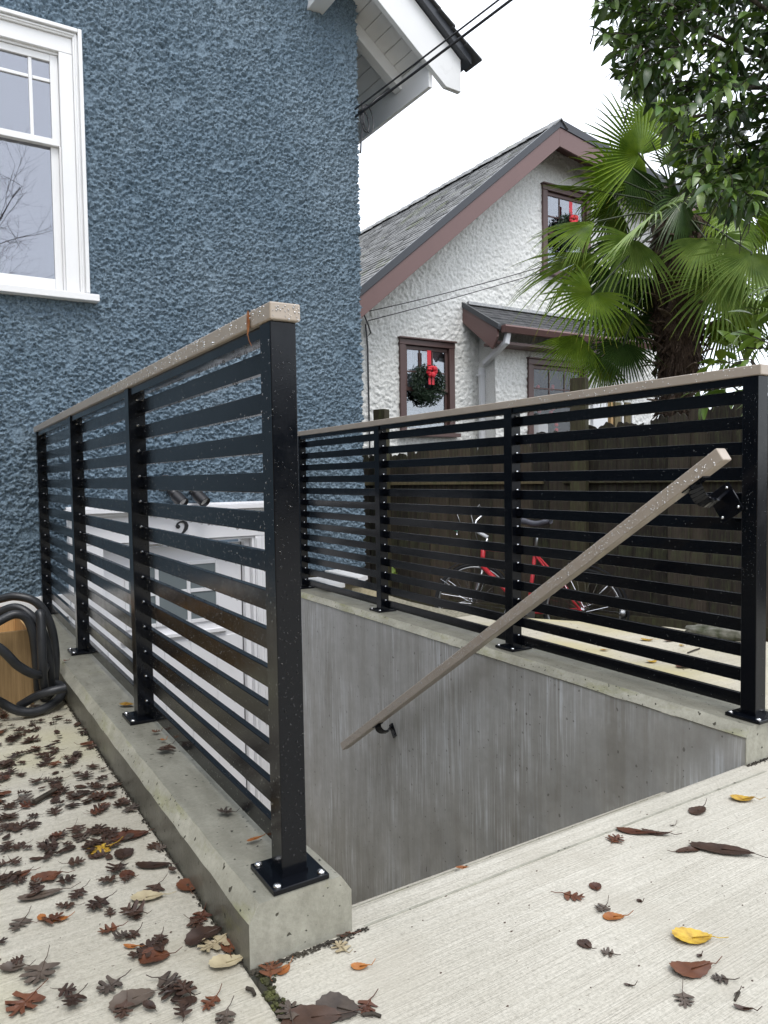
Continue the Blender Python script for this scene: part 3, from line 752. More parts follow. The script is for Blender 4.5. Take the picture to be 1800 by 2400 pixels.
# metal edge and shingles above it
q = [(-.6, sof(-.6)+.207), (3.56, sof(3.56)+.207), (3.56, sof(3.56)+.27), (-.6, sof(-.6)+.27)]
MB().prism([el((a, YR-.05, b)) for a, b in q], (0, .16, 0)).build('drip_edge', M['darkmetal'], rf)
q = [(-.6, sof(-.6)+.207), (XE+.06, sof(XE+.06)+.207), (XE+.06, sof(XE+.06)+.268), (-.6, sof(-.6)+.268)]
MB().prism([el((a, YR+.112, b)) for a, b in q], (0, 10, 0)).build('drip_edge', M['darkmetal'], rf)
mb = MB(); x = -.4; i = 0
while x < 3.57:
    x1 = x+.135; sh = random.uniform(-.015, .015)
    q = [(x, sof(x)+.272), (x1, sof(x1)+.285), (x1, sof(x1)+.298), (x, sof(x)+.280)]
    mb.prism([el((a, YR-.075+sh, b)) for a, b in q], (0, 10 if x < XE-.05 else .19, 0)); x += .118
mb.build('shingles', M['shingle'], rf, kind='stuff')
# eave fascia
MB().box(el((XE-.03, YR+.044, sof(XE)-.21)), el((XE, YW+9, sof(XE)+.015))).build('fascia', M['white'], rf, bev=.002)
# rafter tails beyond the corner (parallel to the slope) and lookout beam end
for yy in (4.83, 5.5, 6.15, 6.8, 7.45):
    x0 = 2.62; x1 = XE-.032
    q = [(x0, sof(x0)-.002), (x1, sof(x1)-.002), (x1, sof(x1)-.10), (x1-.02, sof(x1-.02)-.115), (x0, sof(x0)-.115)]
    MB().prism([el((a, yy, b)) for a, b in q], (0, .085, 0)).build('rafter', M['white'], rf, bev=.003)
MB().box(el((2.40, YR+.046, 3.235)), el((2.52, YW+.05, 3.50))).build('lookout_beam', M['white'], rf, bev=.004)

# ------------------------------------------------------------------ service cables
def sag(p, q, s, n=24): return [Vector(p).lerp(Vector(q), t/n)-Vector((0, 0, s*4*(t/n)*(1-t/n))) for t in range(n+1)]
for k, (off, lab) in enumerate((((0, 0, 0), 'upper service cable from the eave corner to the top of the photo'), ((.02, .03, -.035), 'lower thicker service cable from the eave corner to the top of the photo'))):
    a = ony(832, 256, 4.62)+Vector(off); b = ony(1152, 4, 3.5)+Vector(off); e_ = a+(b-a)*4.5
    mb = MB().tube(sag(a, e_, .03, 40), .0065+.003*k, 6)
    mb.build('cable', M['blackmatt'], None, smooth=True, label=lab, cat='cable')
cc = thing('cable_coil', 'loose loop of black cable at the corner of the blue house under the eave', 'cable', (2.74, 4.60, 2.56))
def loop(r, ph, tl): return [Vector((math.cos(a)*r*.55, math.cos(a)*r*.2+math.sin(a)*.01, math.sin(a)*r+.0)) for a in [ph+2*PI*i/20 for i in range(int(20*tl)+1)]]
MB().tube([p+Vector((.05, 0, -.03)) for p in loop(.10, 1.6, 1.1)], .004, 6).build('loop', M['blackmatt'], cc, smooth=True)
MB().tube([p+Vector((.03, .01, -.05)) for p in loop(.075, 1.2, 1.0)], .005, 6).build('loop', M['blackmatt'], cc, smooth=True)
MB().tube([(0, 0, .08), (.01, -.01, -.05), (-.01, 0, -.2), (-.015, 0, -.28)], .006, 6).build('tail', M['blackmatt'], cc, smooth=True)
MB().tube([(-.03, 0, .0), (.05, -.02, .05), (.12, -.03, .12), (.2, -.05, .18)], .009, 6).build('clamp', M['blackmatt'], cc, smooth=True)

# ================================================================== NEIGHBOUR HOUSE
YN = 9.0
nh = thing('house', 'white roughcast house with mauve bargeboards and a grey mossy shingle roof', 'house', (8.6, YN, LZ))
def nl(p): return Vector(p)-Vector((8.6, YN, LZ))
pk = Vector((8.611, 8.5, 5.472)); SLN = (5.472-2.474)/(8.611-4.981)
def SLX(x): return SLN if x < pk.x else .16
def nb_h(h, w):
    p = pebbles(h, w, 2.6, 21)*.6+pebbles(h, w, 4.2, 22, .7)*.5; d = fftnoise(h, w, 5, 16, 25)
    return .002+.020*p+.003*d
def keep_n(x, z):
    k = (z < pk.z-np.where(x < pk.x, SLN, .16)*np.abs(x-pk.x)-.12)
    k &= ~((x > 7.6) & (x < 10.8) & (z < 2.05))
    k &= ~((x > 5.96) & (x < 6.83) & (z > .70) & (z < 1.95))
    k &= ~((x > 8.78) & (x < 9.74) & (z > 3.3) & (z < 4.62))
    return k
o = grid_wall('roughcast_wall', M['whitestucco'], 4.75, 11.6, LZ, 5.45, YN, .0125, nb_h, keep_n, nh); o.location = -Vector((8.6, YN, LZ))
MB().box(nl((4.75, YN+.03, LZ)), nl((4.95, YN+9, 2.2))).box(nl((11.4, YN+.03, LZ)), nl((11.6, YN+9, 2.6))).build('side_wall', M['whitestucco'], nh)
# roof: two slopes with overhang, rows of shingles
YR2 = 8.5
for sgn, xe in ((-1, 4.35), (1, 12.9)):
    ze = pk.z-SLX(xe)*abs(xe-pk.x)
    q = [(pk.x, pk.z-.055), (xe, ze-.055), (xe, ze-.12), (pk.x, pk.z-.12)]
    MB().prism([nl((a, YR2+.02, b)) for a, b in q], (0, 10.0, 0)).build('roof_deck', M['mauve'], nh)
    q = [(pk.x, pk.z-.115), (xe, ze-.115), (xe, ze-.40), (pk.x, pk.z-.40)]
    MB().prism([nl((a, YR2-.02, b)) for a, b in q], (0, .035, 0)).build('bargeboard', M['mauve'], nh, bev=.004)
    q = [(pk.x, pk.z+.012), (xe, ze+.012), (xe, ze-.112), (pk.x, pk.z-.112)]
    MB().prism([nl((a, YR2-.035, b)) for a, b in q], (0, .05, 0)).build('drip_edge', M['darkmetal'], nh, bev=.004)
    L = math.hypot(xe-pk.x, ze-pk.z); rows = int(L/.14); cs = abs(xe-pk.x)/L; sn = (pk.z-ze)/L; mb = MB(); rg = random.Random(8)
    for r_ in range(rows):
        d0 = r_*.14; y = YR2-.01-rg.uniform(0, .012)
        while y < YR2+10:
            w = rg.choice((.17, .24, .32)); t = rg.uniform(.014, .026); lift = rg.uniform(0, .006)
            P4 = []
            for dd_, tt in ((d0, .002), (d0+.155+rg.uniform(-.008, .008), t)):
                P4.append((pk.x+sgn*dd_*cs, pk.z-.05-dd_*sn+tt+lift))
            (xa, za), (xb, zb) = P4
            c = [nl((xa, y+.004, za)), nl((xa, y+w, za)), nl((xb, y+w, zb)), nl((xb, y+.004, zb))]
            dn = Vector((0, 0, -.014)); mb.add(c+[c[2]+dn, c[3]+dn], [(0, 1, 2, 3), (3, 2, 4, 5)]); y += w
    mb.build('shingles', M['oldroof'], nh, kind='stuff')
mb = MB(); y = YR2-.06
while y < YR2+10:
    z = pk.z-.015+random.uniform(0, .02)
    mb.prism([nl((pk.x-.15, y, z-.115)), nl((pk.x, y, z+.03)), nl((pk.x+.15, y, z-.115)), nl((pk.x, y, z+.012))], (0, .27, .018)); y += .2
mb.build('ridge_caps', M['oldroof'], nh, kind='stuff')

def n_window(label, x0, x1, z0, z1, y, cols=2, rows=2, tr=.10, glasszs=None, curtain=False, name='window', gl='glass2'):
    w = thing(name, label, 'window', ((x0+x1)/2, y, z0))
    o_ = Vector(((x0+x1)/2, 0, z0))
    def b(n_, xa, ya, za, xb, yb, zb, m='brown', par=None, bev=.004): return MB().box(Vector((xa, ya, za))-o_, Vector((xb, yb, zb))-o_).build(n_, M[m], par or w, bev=bev)
    b('side_casing', x0, -.05, z0, x0+tr, .02, z1-tr-.002); b('side_casing', x1-tr, -.05, z0, x1, .02, z1-tr-.002)
    b('head_casing', x0-.005, -.055, z1-tr, x1+.005, .02, z1-.02); b('drip_cap', x0-.02, -.09, z1-.019, x1+.02, .02, z1+.005)
    b('sill', x0-.05, -.12, z0-.06, x1+.05, .02, z0-.002)
    zm = z0+(z1-tr-z0)*.5; a, c = x0+tr+.002, x1-tr-.002
    us = b('upper_sash', a, -.005, z1-tr-.06, c, .03, z1-tr-.004)
    for (xa, xb) in ((a, a+.045), (c-.045, c)): b('stile', xa, -.006, zm, xb, .03, z1-tr-.061, 'brown', us, .002)
    b('meeting_rail', a, -.01, zm-.025, c, .03, zm+.03, 'brown', us)
    gx0, gx1 = a+.045, c-.045
    for i in range(1, cols+1):
        xx = gx0+(gx1-gx0)*i/(cols+1) if cols == 2 else gx0+(gx1-gx0)*.5
        b('muntin', xx-.011, .002, zm+.03, xx+.011, .022, z1-tr-.06, 'brown', us, .002)
        if cols == 1: break
    zz = zm+.03+(z1-tr-.06-zm-.03)*.42; b('muntin', gx0, .003, zz-.011, gx1, .0215, zz+.011, 'brown', us, .002)
    b('pane', gx0-.01, .012, zm, gx1+.01, .015, z1-tr-.05, gl, us, 0)
    lo = b('lower_sash', a, .015, z0+.004, c, .05, z0+.07)
    for (xa, xb) in ((a, a+.045), (c-.045, c)): b('stile', xa, .016, z0+.071, xb, .05, zm-.026, 'brown', lo, .002)
    b('pane', gx0-.01, .03, z0+.06, gx1+.01, .033, zm-.02, gl, lo, 0)
    if curtain: 
        mb = MB(); k = 40
        for i in range(k): 
            xa = a+(c-a)*i/k; xb = a+(c-a)*(i+1)/k; ya = .10+.015*math.sin(i*1.3); yb = .10+.015*math.sin((i+1)*1.3)
            for (zl, zh) in ((z0+.05, z0+.33),(zm+.05, z1-tr)):
                mb.add([Vector((xa, ya, zl))-o_, Vector((xb, yb, zl))-o_, Vector((xb, yb, zh))-o_, Vector((xa, ya, zh))-o_], [(0, 1, 2, 3)])
        mb.build('curtain', M['curtain'], w)
    rm = MB(); Y0 = .06
    for a3, b3 in (((x0-.2, .9, z0-.4), (x1+.2, .92, z1+.3)), ((x0-.2, Y0, z1+.28), (x1+.2, .9, z1+.3)), ((x0-.2, Y0, z0-.4), (x1+.2, .9, z0-.38)), ((x0-.2, Y0, z0-.38), (x0-.18, .9, z1+.28)), ((x1+.18, Y0, z0-.38), (x1+.2, .9, z1+.28))): rm.box(Vector(a3)-o_, Vector(b3)-o_)
    rm.build('room', M['interior'], w)
    return w
n_window('brown sash window with a wreath on the white house, beside the downspout', 5.905, 6.885, .64, 2.0, YN, curtain=True)
n_window('upstairs brown window with a wreath under the roof peak of the white house', 8.71, 9.81, 3.30, 4.70, YN)
def wreath(label, c, r, tube_r, seed, ribbon):
    w = thing('wreath', label, 'wreath', c); rg = random.Random(seed); mb = MB()
    for i in range(1500):
        a = rg.uniform(0, 2*PI); b = rg.uniform(0, 2*PI); q = tube_r*rg.uniform(.35, 1.25)
        p = Vector(((r+q*math.cos(b))*math.cos(a), min(.02, q*math.sin(b)*.8), (r+q*math.cos(b))*math.sin(a)))
        t = Vector((-math.sin(a), 0, math.cos(a)))*rg.choice((-1, 1)) + Vector((rg.gauss(0, .6), rg.gauss(-.3, .5), rg.gauss(0, .6)))
        t = t.normalized()*rg.uniform(.035, .065); s = t.orthogonal().normalized()*.009
        mb.add([p-s, p+s, p+t+s*.3, p+t-s*.3], [(0, 1, 2, 3)])
        s2 = t.cross(s).normalized()*.009; mb.add([p-s2, p+s2, p+t], [(0, 1, 2)])
    mb.build('fir_sprigs', M['needle'], w, kind='stuff')
    MB().box((-.035, -.04, r), (.035, -.035, r+ribbon)).build('ribbon', M['red'], w)
    mb = MB()
    for k in range(9):
        a = k*.7; d_ = Vector((math.cos(a)*.075, -.07-.02*math.sin(k*2.), math.sin(a)*.075+.02))
        mb.ball(Vector((0, -.055, r-.02))+d_*.75, .045, 8, 5, (1, .5, .7+.3*math.cos(k)))
    for s in (-1, 1): mb.box((s*.03-.022, -.09, r-.20), (s*.03+.022, -.085, r-.03))
    mb.build('bow', M['red'], w, smooth=False)
    return w
wreath('wreath with a red bow on the lower brown window', (6.37, YN-.07, 1.335), .195, .10, 1, .30)
wreath('wreath with a red bow on the upstairs window behind the palm', (9.27, YN-.07, 3.98), .195, .10, 2, .30)
# ------------------------------------------------------------------ bump-out of the neighbour house
YB = 8.60; XB0 = 7.36
bo = thing('bay', 'single-storey white roughcast bay with a small dark shingle roof beside the downspout', 'bay', (XB0, YB, LZ))
def bl(p): return Vector(p)-Vector((XB0, YB, LZ))
def keep_b(x, z): return ~((x > 8.08) & (x < 9.2) & (z > .55) & (z < 1.70))
o = grid_wall('roughcast_wall', M['whitestucco'], XB0, 10.9, LZ, 2.15, YB, .0125, nb_h, keep_b, bo); o.location = -Vector((XB0, YB, LZ))
MB().box(bl((XB0+.012, YB+.012, LZ)), bl((XB0+.15, YN+.1, 2.3))).build('side_wall', M['whitestucco'], bo)
# shed roof
YE = 8.18; ZE = 2.14; ZTOP = 2.62; X0r = 7.10; X1r = 10.35
def shed(y): return ZE+(ZTOP-ZE)*(y-YE)/(YN-YE)
MB().prism([bl((X0r, YE, ZE-.03)), bl((X0r, YN, ZTOP-.03)), bl((X0r, YN, ZTOP-.08)), bl((X0r, YE, ZE-.08))], (X1r-X0r, 0, 0)).build('roof_deck', M['darkmetal'], bo)
MB().prism([bl((X0r-.03, YE+.02, ZE-.06)), bl((X0r-.03, YN, ZTOP-.06)), bl((X0r-.03, YN, ZTOP-.30)), bl((X0r-.03, YE+.14, ZE-.32)), bl((X0r-.03, YE+.02, ZE-.16))], (.035, 0, 0)).build('bargeboard', M['mauve'], bo, bev=.003)
MB().prism([bl((X0r-.045, YE-.02, ZE+.01)), bl((X0r-.045, YN, ZTOP+.01)), bl((X0r-.045, YN, ZTOP-.07)), bl((X0r-.045, YE-.02, ZE-.07))], (.05, 0, 0)).build('drip_edge', M['darkmetal'], bo)
mb = MB(); rg = random.Random(4); Lr = math.hypot(YN-YE, ZTOP-ZE); rows = 7
for r_ in range(rows):
    d0 = r_*Lr/rows; d1 = d0+Lr/rows+.01; x = X0r-.01-rg.uniform(0, .1)
    while x < X1r:
        w = rg.choice((.16, .22, .3)); t = rg.uniform(.010, .018)
        ya, yb = YE-.01+(YN-YE)*d0/Lr, YE-.01+(YN-YE)*d1/Lr
        a = max(x, X0r-.01); c = [bl((a, ya, shed(ya)-.028+t)), bl((x+w-.004, ya, shed(ya)-.028+t)), bl((x+w-.004, yb, shed(yb)-.028)), bl((a, yb, shed(yb)-.028))]
        dn = Vector((0, 0, -.02)); mb.add(c+[c[0]+dn, c[1]+dn], [(0, 1, 2, 3), (4, 5, 1, 0)]); x += w
mb.build('shingles', M['shingle'], bo, kind='stuff')
mb = MB().box(bl((X0r+.05, YN-.07, ZTOP-.03)), bl((X1r, YN-.005, ZTOP+.015))); mb.build('flashing', M['curtain'], bo)
# gutter along the eave
gp = [bl((X0r+.02, YE-.10, ZE-.005)), bl((X0r+.02, YE-.115, ZE-.03)), bl((X0r+.02, YE-.075, ZE-.11)), bl((X0r+.02, YE-.01, ZE-.11)), bl((X0r+.02, YE-.01, ZE-.005))]
MB().prism(gp, (X1r-X0r, 0, 0)).build('gutter', M['mauve'], bo, bev=.004)
MB().box(bl((X0r+.04, YE+.10, ZE-.24)), bl((X1r, YB-.02, ZE-.20))).build('soffit', M['mauve'], bo)
MB().box(bl((X1r, YE-.2, ZE-.25)), bl((X1r+.6, YE-.16, ZE+.05))).build('bargeboard', M['mauve'], bo, bev=.003)
n_window('lower right brown window of the white bay with a decorated tree inside', 8.0, 9.3, .50, 1.80, YB, gl='glass3')
# downspout
ds = thing('downspout', 'white square downspout with an elbow between gutter and wall of the white house', 'pipe', (7.30, YN-.1, LZ))
def gl_(p): return Vector(p)-Vector((7.30, YN-.1, LZ))
p0 = ony(1192, 775, 8.16); p1 = ony(1186, 806, 8.19); p2 = ony(1136, 852, 8.80); p3 = ony(1129, 872, 8.86)
MB().beam(gl_(p0+Vector((0, 0, .03))), gl_(p1), .08, .06, (0, 1, 0)).build('outlet', M['gutterwhite'], ds, bev=.006)
MB().beam(gl_(p1+Vector((.0, 0, .02))), gl_(p2), .08, .062).build('elbow', M['gutterwhite'], ds, bev=.006)
MB().beam(gl_(p3+Vector((0, 0, .06))), gl_((p3.x, p3.y, LZ)), .085, .065, (0, 1, 0)).build('pipe', M['gutterwhite'], ds, bev=.006)
MB().box(gl_(p3)+Vector((-.07, -.04, -.06)), gl_(p3)+Vector((.05, .05, -.03))).build('strap', M['gutterwhite'], ds)
# christmas tree in the bay window
ct = thing('christmas_tree', 'green tree with red ornaments inside the lower right window', 'tree', (8.65, YB+.35, .3))
mb = MB(); rg = random.Random(6)
for i in range(2600):
    h = rg.random(); rr = .5*(1-h*.75)*rg.uniform(.5, 1); a = rg.uniform(0, 2*PI); p = Vector((rr*math.cos(a), rr*math.sin(a)*.45, h*1.5-.05))
    t = Vector((math.cos(a), math.sin(a)*.5, rg.uniform(-.2, .5)))*rg.uniform(.04, .07); s = t.orthogonal().normalized()*.010
    mb.add([p-s, p+s, p+t], [(0, 1, 2)])
mb.build('branches', M['needle'], ct, kind='stuff')
for i in range(16):
    h = rg.random()*.8; a = rg.uniform(PI*1.1, PI*1.9); rr = .5*(1-h*.75)
    MB().ball((rr*math.cos(a), rr*math.sin(a)*.5-.01, h*1.5), .035, 8, 6).build('ornament', M['ornament'], ct, smooth=True)
MB().box((8.16, YB+.05, .55), (8.50, YB+.12, .80)).build('white_box', M['white'], None, bev=.01, label='white box standing on the sill inside the lower right window', cat='box')
# thin wires across the neighbour's wall
for k, (a, b, lab) in enumerate((((848, 733), (1400, 568), 'upper thin wire crossing the white house wall'), ((862, 752), (1560, 530), 'lower thin wire crossing the white house wall'))):
    A_ = ony(*a, YN-.05); B_ = ony(*b, 6.6); B2 = A_+(B_-A_)*1.6
    MB().tube(sag(A_, B2, .10, 16), .006, 5).build('wire', M['blackmatt'], None, label=lab, cat='wire')
p = ony(852, 742, YN-.03)
MB().tube([p+Vector((.0, -.01, .03)), p+Vector((.06, -.03, -.12)), p+Vector((.10, -.02, -.22)), p+Vector((.04, -.02, -.28)), p+Vector((.03, 0, -.1)), p+Vector((.06, 0, -.4)), p+Vector((.07, 0, -2.2))], .011, 5).build('wire', M['blackmatt'], None, label='thin wire hanging down the corner of the white house', cat='wire')
# far porch beyond the fence
pr = thing('porch_railing', 'white and grey porch posts seen over the fence beside the palm trunk', 'railing', (9.6, 7.6, LZ))
for i, (px, w_, m_) in enumerate(((1405, .30, 'gutterwhite'), (1432, .05, 'crate'), (1446, .12, 'post'), (1458, .03, 'white'), (1470, .12, 'post'), (1481, .03, 'white'))):
    q = ony(px, 990, 7.6)-Vector((9.6, 7.6, LZ))
    MB().box((q.x-w_/2, -.02, .2), (q.x+w_/2, .04, q.z+.30)).build('post', M[m_], pr, bev=.003)
# small bare tree far behind the roof
def bare_tree(name, label, base, h, levels, seed, r0_=.12, spread=.55, lean=(0, 0, 0), m='bark'):
    t = thing(name, label, 'tree', base); rg = random.Random(seed); trunk = MB(); tw = MB()
    def grow(p, d, L, r, lv):
        pts = [p]; dd_ = d.copy()
        for i in range(4):
            dd_ = (dd_+Vector((rg.gauss(0, .12), rg.gauss(0, .12), rg.gauss(0.02, .08)))).normalized(); pts.append(pts[-1]+dd_*L/4)
        (trunk if lv >= levels-1 else tw).tube(pts, r, 6 if lv >= levels-1 else 3, cap=False, r_end=r*.6)
        if lv == 0: return
        for i in range(rg.choice((3, 4)) if lv > 1 else 4):
            k = rg.randint(1, 4); nd = (dd_+Vector((rg.gauss(0, spread), rg.gauss(0, spread), rg.gauss(.12, spread*.6)))).normalized()
            grow(pts[k], nd, L*rg.uniform(.6, .8), r*.55, lv-1)
    grow(Vector((0, 0, 0)), (Vector((0, 0, 1))+Vector(lean)).normalized(), h*.34, r0_, levels)
    trunk.build('trunk', M[m], t, smooth=True); tw.build('twigs', M[m], t, kind='stuff')
    return t
bare_tree('bare_tree', 'thin bare tree tops showing far behind the mossy roof', at(905, 560, 34)-Vector((0, 0, 4.5)), 7.6, 3, 5, .05, .3)

# ================================================================== TIMBER FENCE
f0 = Vector((4.95, 4.5, 0)); fd = Vector((.42, -.907, 0)).normalized(); fn = Vector((-fd.y, fd.x, 0))   # fn points away from the camera
fe = thing('fence', 'old dark timber board fence with rotted uneven tops and mossy boards', 'fence', (f0.x, f0.y, LZ), math.atan2(fd.y, fd.x))
rg = random.Random(12); s = -3.6; nb = 0
def topz(s):
    pts = [(-3.6, .20), (-2.09, .25), (-1.05, .33), (.4, .44), (1.13, .56), (2.2, .60), (5, .62)]
    for (a, za), (b, zb) in zip(pts[:-1], pts[1:]):
        if s <= b: return za+(zb-za)*(s-a)/(b-a)
    return pts[-1][1]
while s < 3.6:
    w = (.115 if s < -.9 else .15 if s < .5 else .17)*rg.uniform(.88, 1.1); ht = topz(s)-LZ+rg.uniform(-.02, .02)
    k = 7; top = []
    for i in range(k+1):
        q = i/k; top.append((-.006+(w+.012)*q, ht+rg.uniform(-.025, .014)-(.04*(abs(q-.5)*2)**3)-(rg.uniform(.03, .09) if rg.random() < .07 else 0)))
    poly = [(-.006, 0, .0), (w+.006, 0, .0)]+[(x, 0, z) for x, z in reversed(top)]
    jit = rg.uniform(-.004, .004)
    o = MB().prism(poly, (0, .018, 0)).build('board', M['fence'], fe); o.location = (s, jit+(.0195 if nb % 2 else 0), 0)
    s += w; nb += 1
for a, b, z in ((-3.5, -.44, 1.462), (-.26, 3.5, 1.465), (-3.5, 3.5, .25)):
    wbox('rail', (a, -.042, z-.045), (b, -.006, z+.045), M['post'], fe, bev=.003)
def fence_s(px): 
    p = onpl(px, 1110, f0, fn); return (p-f0).dot(fd)
for (pa, pb, zt) in ((897, 917, .98), (1345, 1387, .835), (1950, 1990, .8)):
    sa, sb = fence_s(pa), fence_s(pb); c = (sa+sb)/2
    zt_ = zt-LZ if pa != 897 else .40-LZ+.0
    wbox('post', (c-.068, -.135, 0), (c+.068, -.0425, (.82 if pa > 1000 else .68)-LZ), M['post'], fe, bev=.004)
# mossy stone at the path edge
mb = MB().ball((0, 0, 0), 1, 22, 14)
for i, v in enumerate(mb.v):
    v = Vector(v); q = 1+.22*mnoise.noise(v*2.1)+.10*mnoise.noise(v*6); v = Vector((math.copysign(abs(v.x)**.6, v.x)*.17, math.copysign(abs(v.y)**.6, v.y)*.075, math.copysign(abs(v.z)**.7, v.z)*.032))*q; mb.v[i] = tuple(v)
o = mb.build('stone', M['stone'], None, smooth=True, label='flat mossy grey stone slab at the path edge by the fence', cat='stone')
o.location = onz(1690, 1490, GZ+.03)+Vector((.08, .05, 0)); o.rotation_euler = (0, 0, math.atan2(fd.y, fd.x)+.2)
# small weed at the fence foot
wd_ = MB(); q = onpl(907, 1345, f0, fn)
for i in range(14):
    a = rg.uniform(0, 6.28); c = Vector((rg.uniform(-.10, .10), rg.uniform(-.05, .0), rg.uniform(-.05, .05))); u1 = Vector((math.cos(a), .2, math.sin(a)))*.045; v1 = Vector((-math.sin(a), .3, math.cos(a)))*.03
    wd_.add([c-u1, c+v1, c+u1, c-v1], [(0, 1, 2, 3)])
wd_.tube([(0, 0, -.6), (.02, 0, 0)], .004, 4)
o = wd_.build('weed', M['laurel_young'], None, label='small green weed growing against the fence near the blue house', cat='weed'); o.location = q-Vector((0, .05, 0))

# ================================================================== BICYCLE
fh = at(1109, 1409, 6.6); rh = at(1367, 1442, 6.1); rh.z = fh.z-.0; LZb = fh.z-.345
bx = (fh-rh); bx.z = 0; wb_ = bx.length; bx.normalize(); bn = Vector((-bx.y, bx.x, 0))
if bn.dot(fh) < 0: bn = -bn        # bn points away from the camera
bk = thing('bicycle', 'red bicycle with black mudguards leaning against the dark fence', 'bicycle', (rh.x, rh.y, LZb))
lean = R(7)
O = Vector((rh.x, rh.y, LZb))
def bp_(px, py):      # point on the (leaning) bicycle plane
    nn = (bn*math.cos(lean)-Vector((0, 0, 1))*math.sin(lean)); return onpl(px, py, rh, nn)-O
def T(pts, r, name, m, par=None, n=8): return MB().tube(pts, r, n).build(name, M[m], par or bk, smooth=True)
def wheel(c, ax, up_, rad):
    """c hub centre, ax travel direction"""
    w = None
    def ring(r, n=48, a0=0, a1=2*PI, off=0): return [c+ax*math.cos(a0+(a1-a0)*i/n)*r+up_*math.sin(a0+(a1-a0)*i/n)*r+Vector((0, 0, 0)) for i in range(n+1)]
    w = MB().tube(ring(rad-.018), .018, 8, cap=False).build('wheel', M['tyre'], bk, smooth=True)
    MB().tube(ring(rad-.042), .011, 6, cap=False).build('rim', M['alu'], w, smooth=True)
    sp = MB(); sdv = ax.cross(up_)
    for i in range(28):
        a = 2*PI*i/28; e_ = c+(ax*math.cos(a)+up_*math.sin(a))*(rad-.045); b = a+(.9 if i % 2 else -.9)
        sp.tube([c+(ax*math.cos(b)+up_*math.sin(b))*.025+sdv*(.025 if (i//2) % 2 else -.025), e_], .0016, 3, cap=False)
    sp.build('spokes', M['chrome'], w)
    MB().tube([c-sdv*.05, c+sdv*.05], .02, 10).build('hub', M['chrome'], w, smooth=True)
    fnd = MB(); a0, a1 = (.15, 3.0)
    return ring
upb = (Vector((0, 0, 1))*math.cos(lean)+bn*math.sin(lean)).normalized()
cR = rh-O; cF = fh-O
steer = (bx*math.cos(R(24))-bn*math.sin(R(24))).normalized()
rr_ = wheel(cR, bx, upb, .345); rf_ = wheel(cF, steer, upb, .345)
def fender(c, ax, a0, a1, rad, wid):
    sdv = ax.cross(upb).normalized(); mb = MB(); n = 26
    for i in range(n+1):
        a = a0+(a1-a0)*i/n; d_ = ax*math.cos(a)+upb*math.sin(a)
        mb.v += [tuple(c+d_*(rad-.012)-sdv*wid), tuple(c+d_*rad), tuple(c+d_*(rad-.012)+sdv*wid)]
        if i: o_ = (i-1)*3; mb.f += [(o_, o_+1, o_+4, o_+3), (o_+1, o_+2, o_+5, o_+4)]
    return mb
fender(cR, bx, .5, PI+.35, .372, .028).build('mudguard', M['blackmatt'], bk, smooth=True)
fender(cF, steer, .75, PI-.1, .372, .028).build('mudguard', M['blackmatt'], bk, smooth=True)
MB().ball(bp_(1463, 1437), .055, 12, 8, (1., .5, .75)).build('mud_flap', M['alu'], bk, smooth=True)
bb = bp_(1238, 1436); stt = bp_(1254, 1298); ht_ = bp_(1133, 1284); hb = bp_(1130, 1326); sad = bp_(1262, 1226)
T([ht_, hb], .022, 'head_tube', 'redpaint'); T([ht_-upb*.01, stt], .015, 'top_tube', 'redpaint'); T([hb, bb], .021, 'down_tube', 'redpaint'); T([stt, bb], .017, 'seat_tube', 'redpaint')
for s_ in (-1, 1):
    T([bb+bn*.02*s_, bb.lerp(cR, .3)+bn*.045*s_, cR+bn*.055*s_], .011, 'chainstay', 'redpaint'); T([stt+bn*.015*s_, stt.lerp(cR, .35)+bn*.045*s_, cR+bn*.055*s_], .009, 'seatstay', 'redpaint')
    sf = steer.cross(upb)
    T([hb-upb*.03+sf*.01*s_, hb-upb*.05+sf*.045*s_, (hb-upb*.1).lerp(cF, .55)+sf*.05*s_, cF+sf*.05*s_], .012, 'fork_blade', 'redpaint' if s_ > 0 else 'alu')
    T([cR+bn*.05*s_, cR-bx*.25+upb*.27+bn*.02*s_], .003, 'mudguard_stay', 'chrome'); T([cF+sf*.05*s_, cF+steer*.30+upb*.2+sf*.02*s_], .003, 'mudguard_stay', 'chrome')
T([stt, sad-upb*.04], .0135, 'seat_post', 'alu')
mb = MB(); n_ = 12
for i in range(n_+1):
    t = i/n_; w = .016+.062*max(0, (1-t)-.1)**1.1*(1 if t > .12 else .75); c = sad+bx*(t*.27-.11)+upb*(.012*math.cos(t*PI*2)+.01)
    for j in range(8):
        a = 2*PI*j/8; mb.v.append(tuple(c+bn*math.cos(a)*w+upb*math.sin(a)*(.022 if math.sin(a) > 0 else .03)))
    if i:
        for j in range(8): mb.f.append(((i-1)*8+j, (i-1)*8+(j+1) % 8, i*8+(j+1) % 8, i*8+j))
mb.f += [tuple(range(8)), tuple(n_*8+j for j in range(8))]
mb.build('saddle', M['saddle'], bk, smooth=True)
stem = bp_(1143, 1262); T([ht_, stem], .013, 'stem', 'chrome')
bar0 = bp_(1110, 1241)
T([stem+upb*.01, bar0], .017, 'stem_extension', 'gutterwhite')
gN = at(1066, 1240, 6.25)-O; gF = at(1141, 1206, 6.75)-O
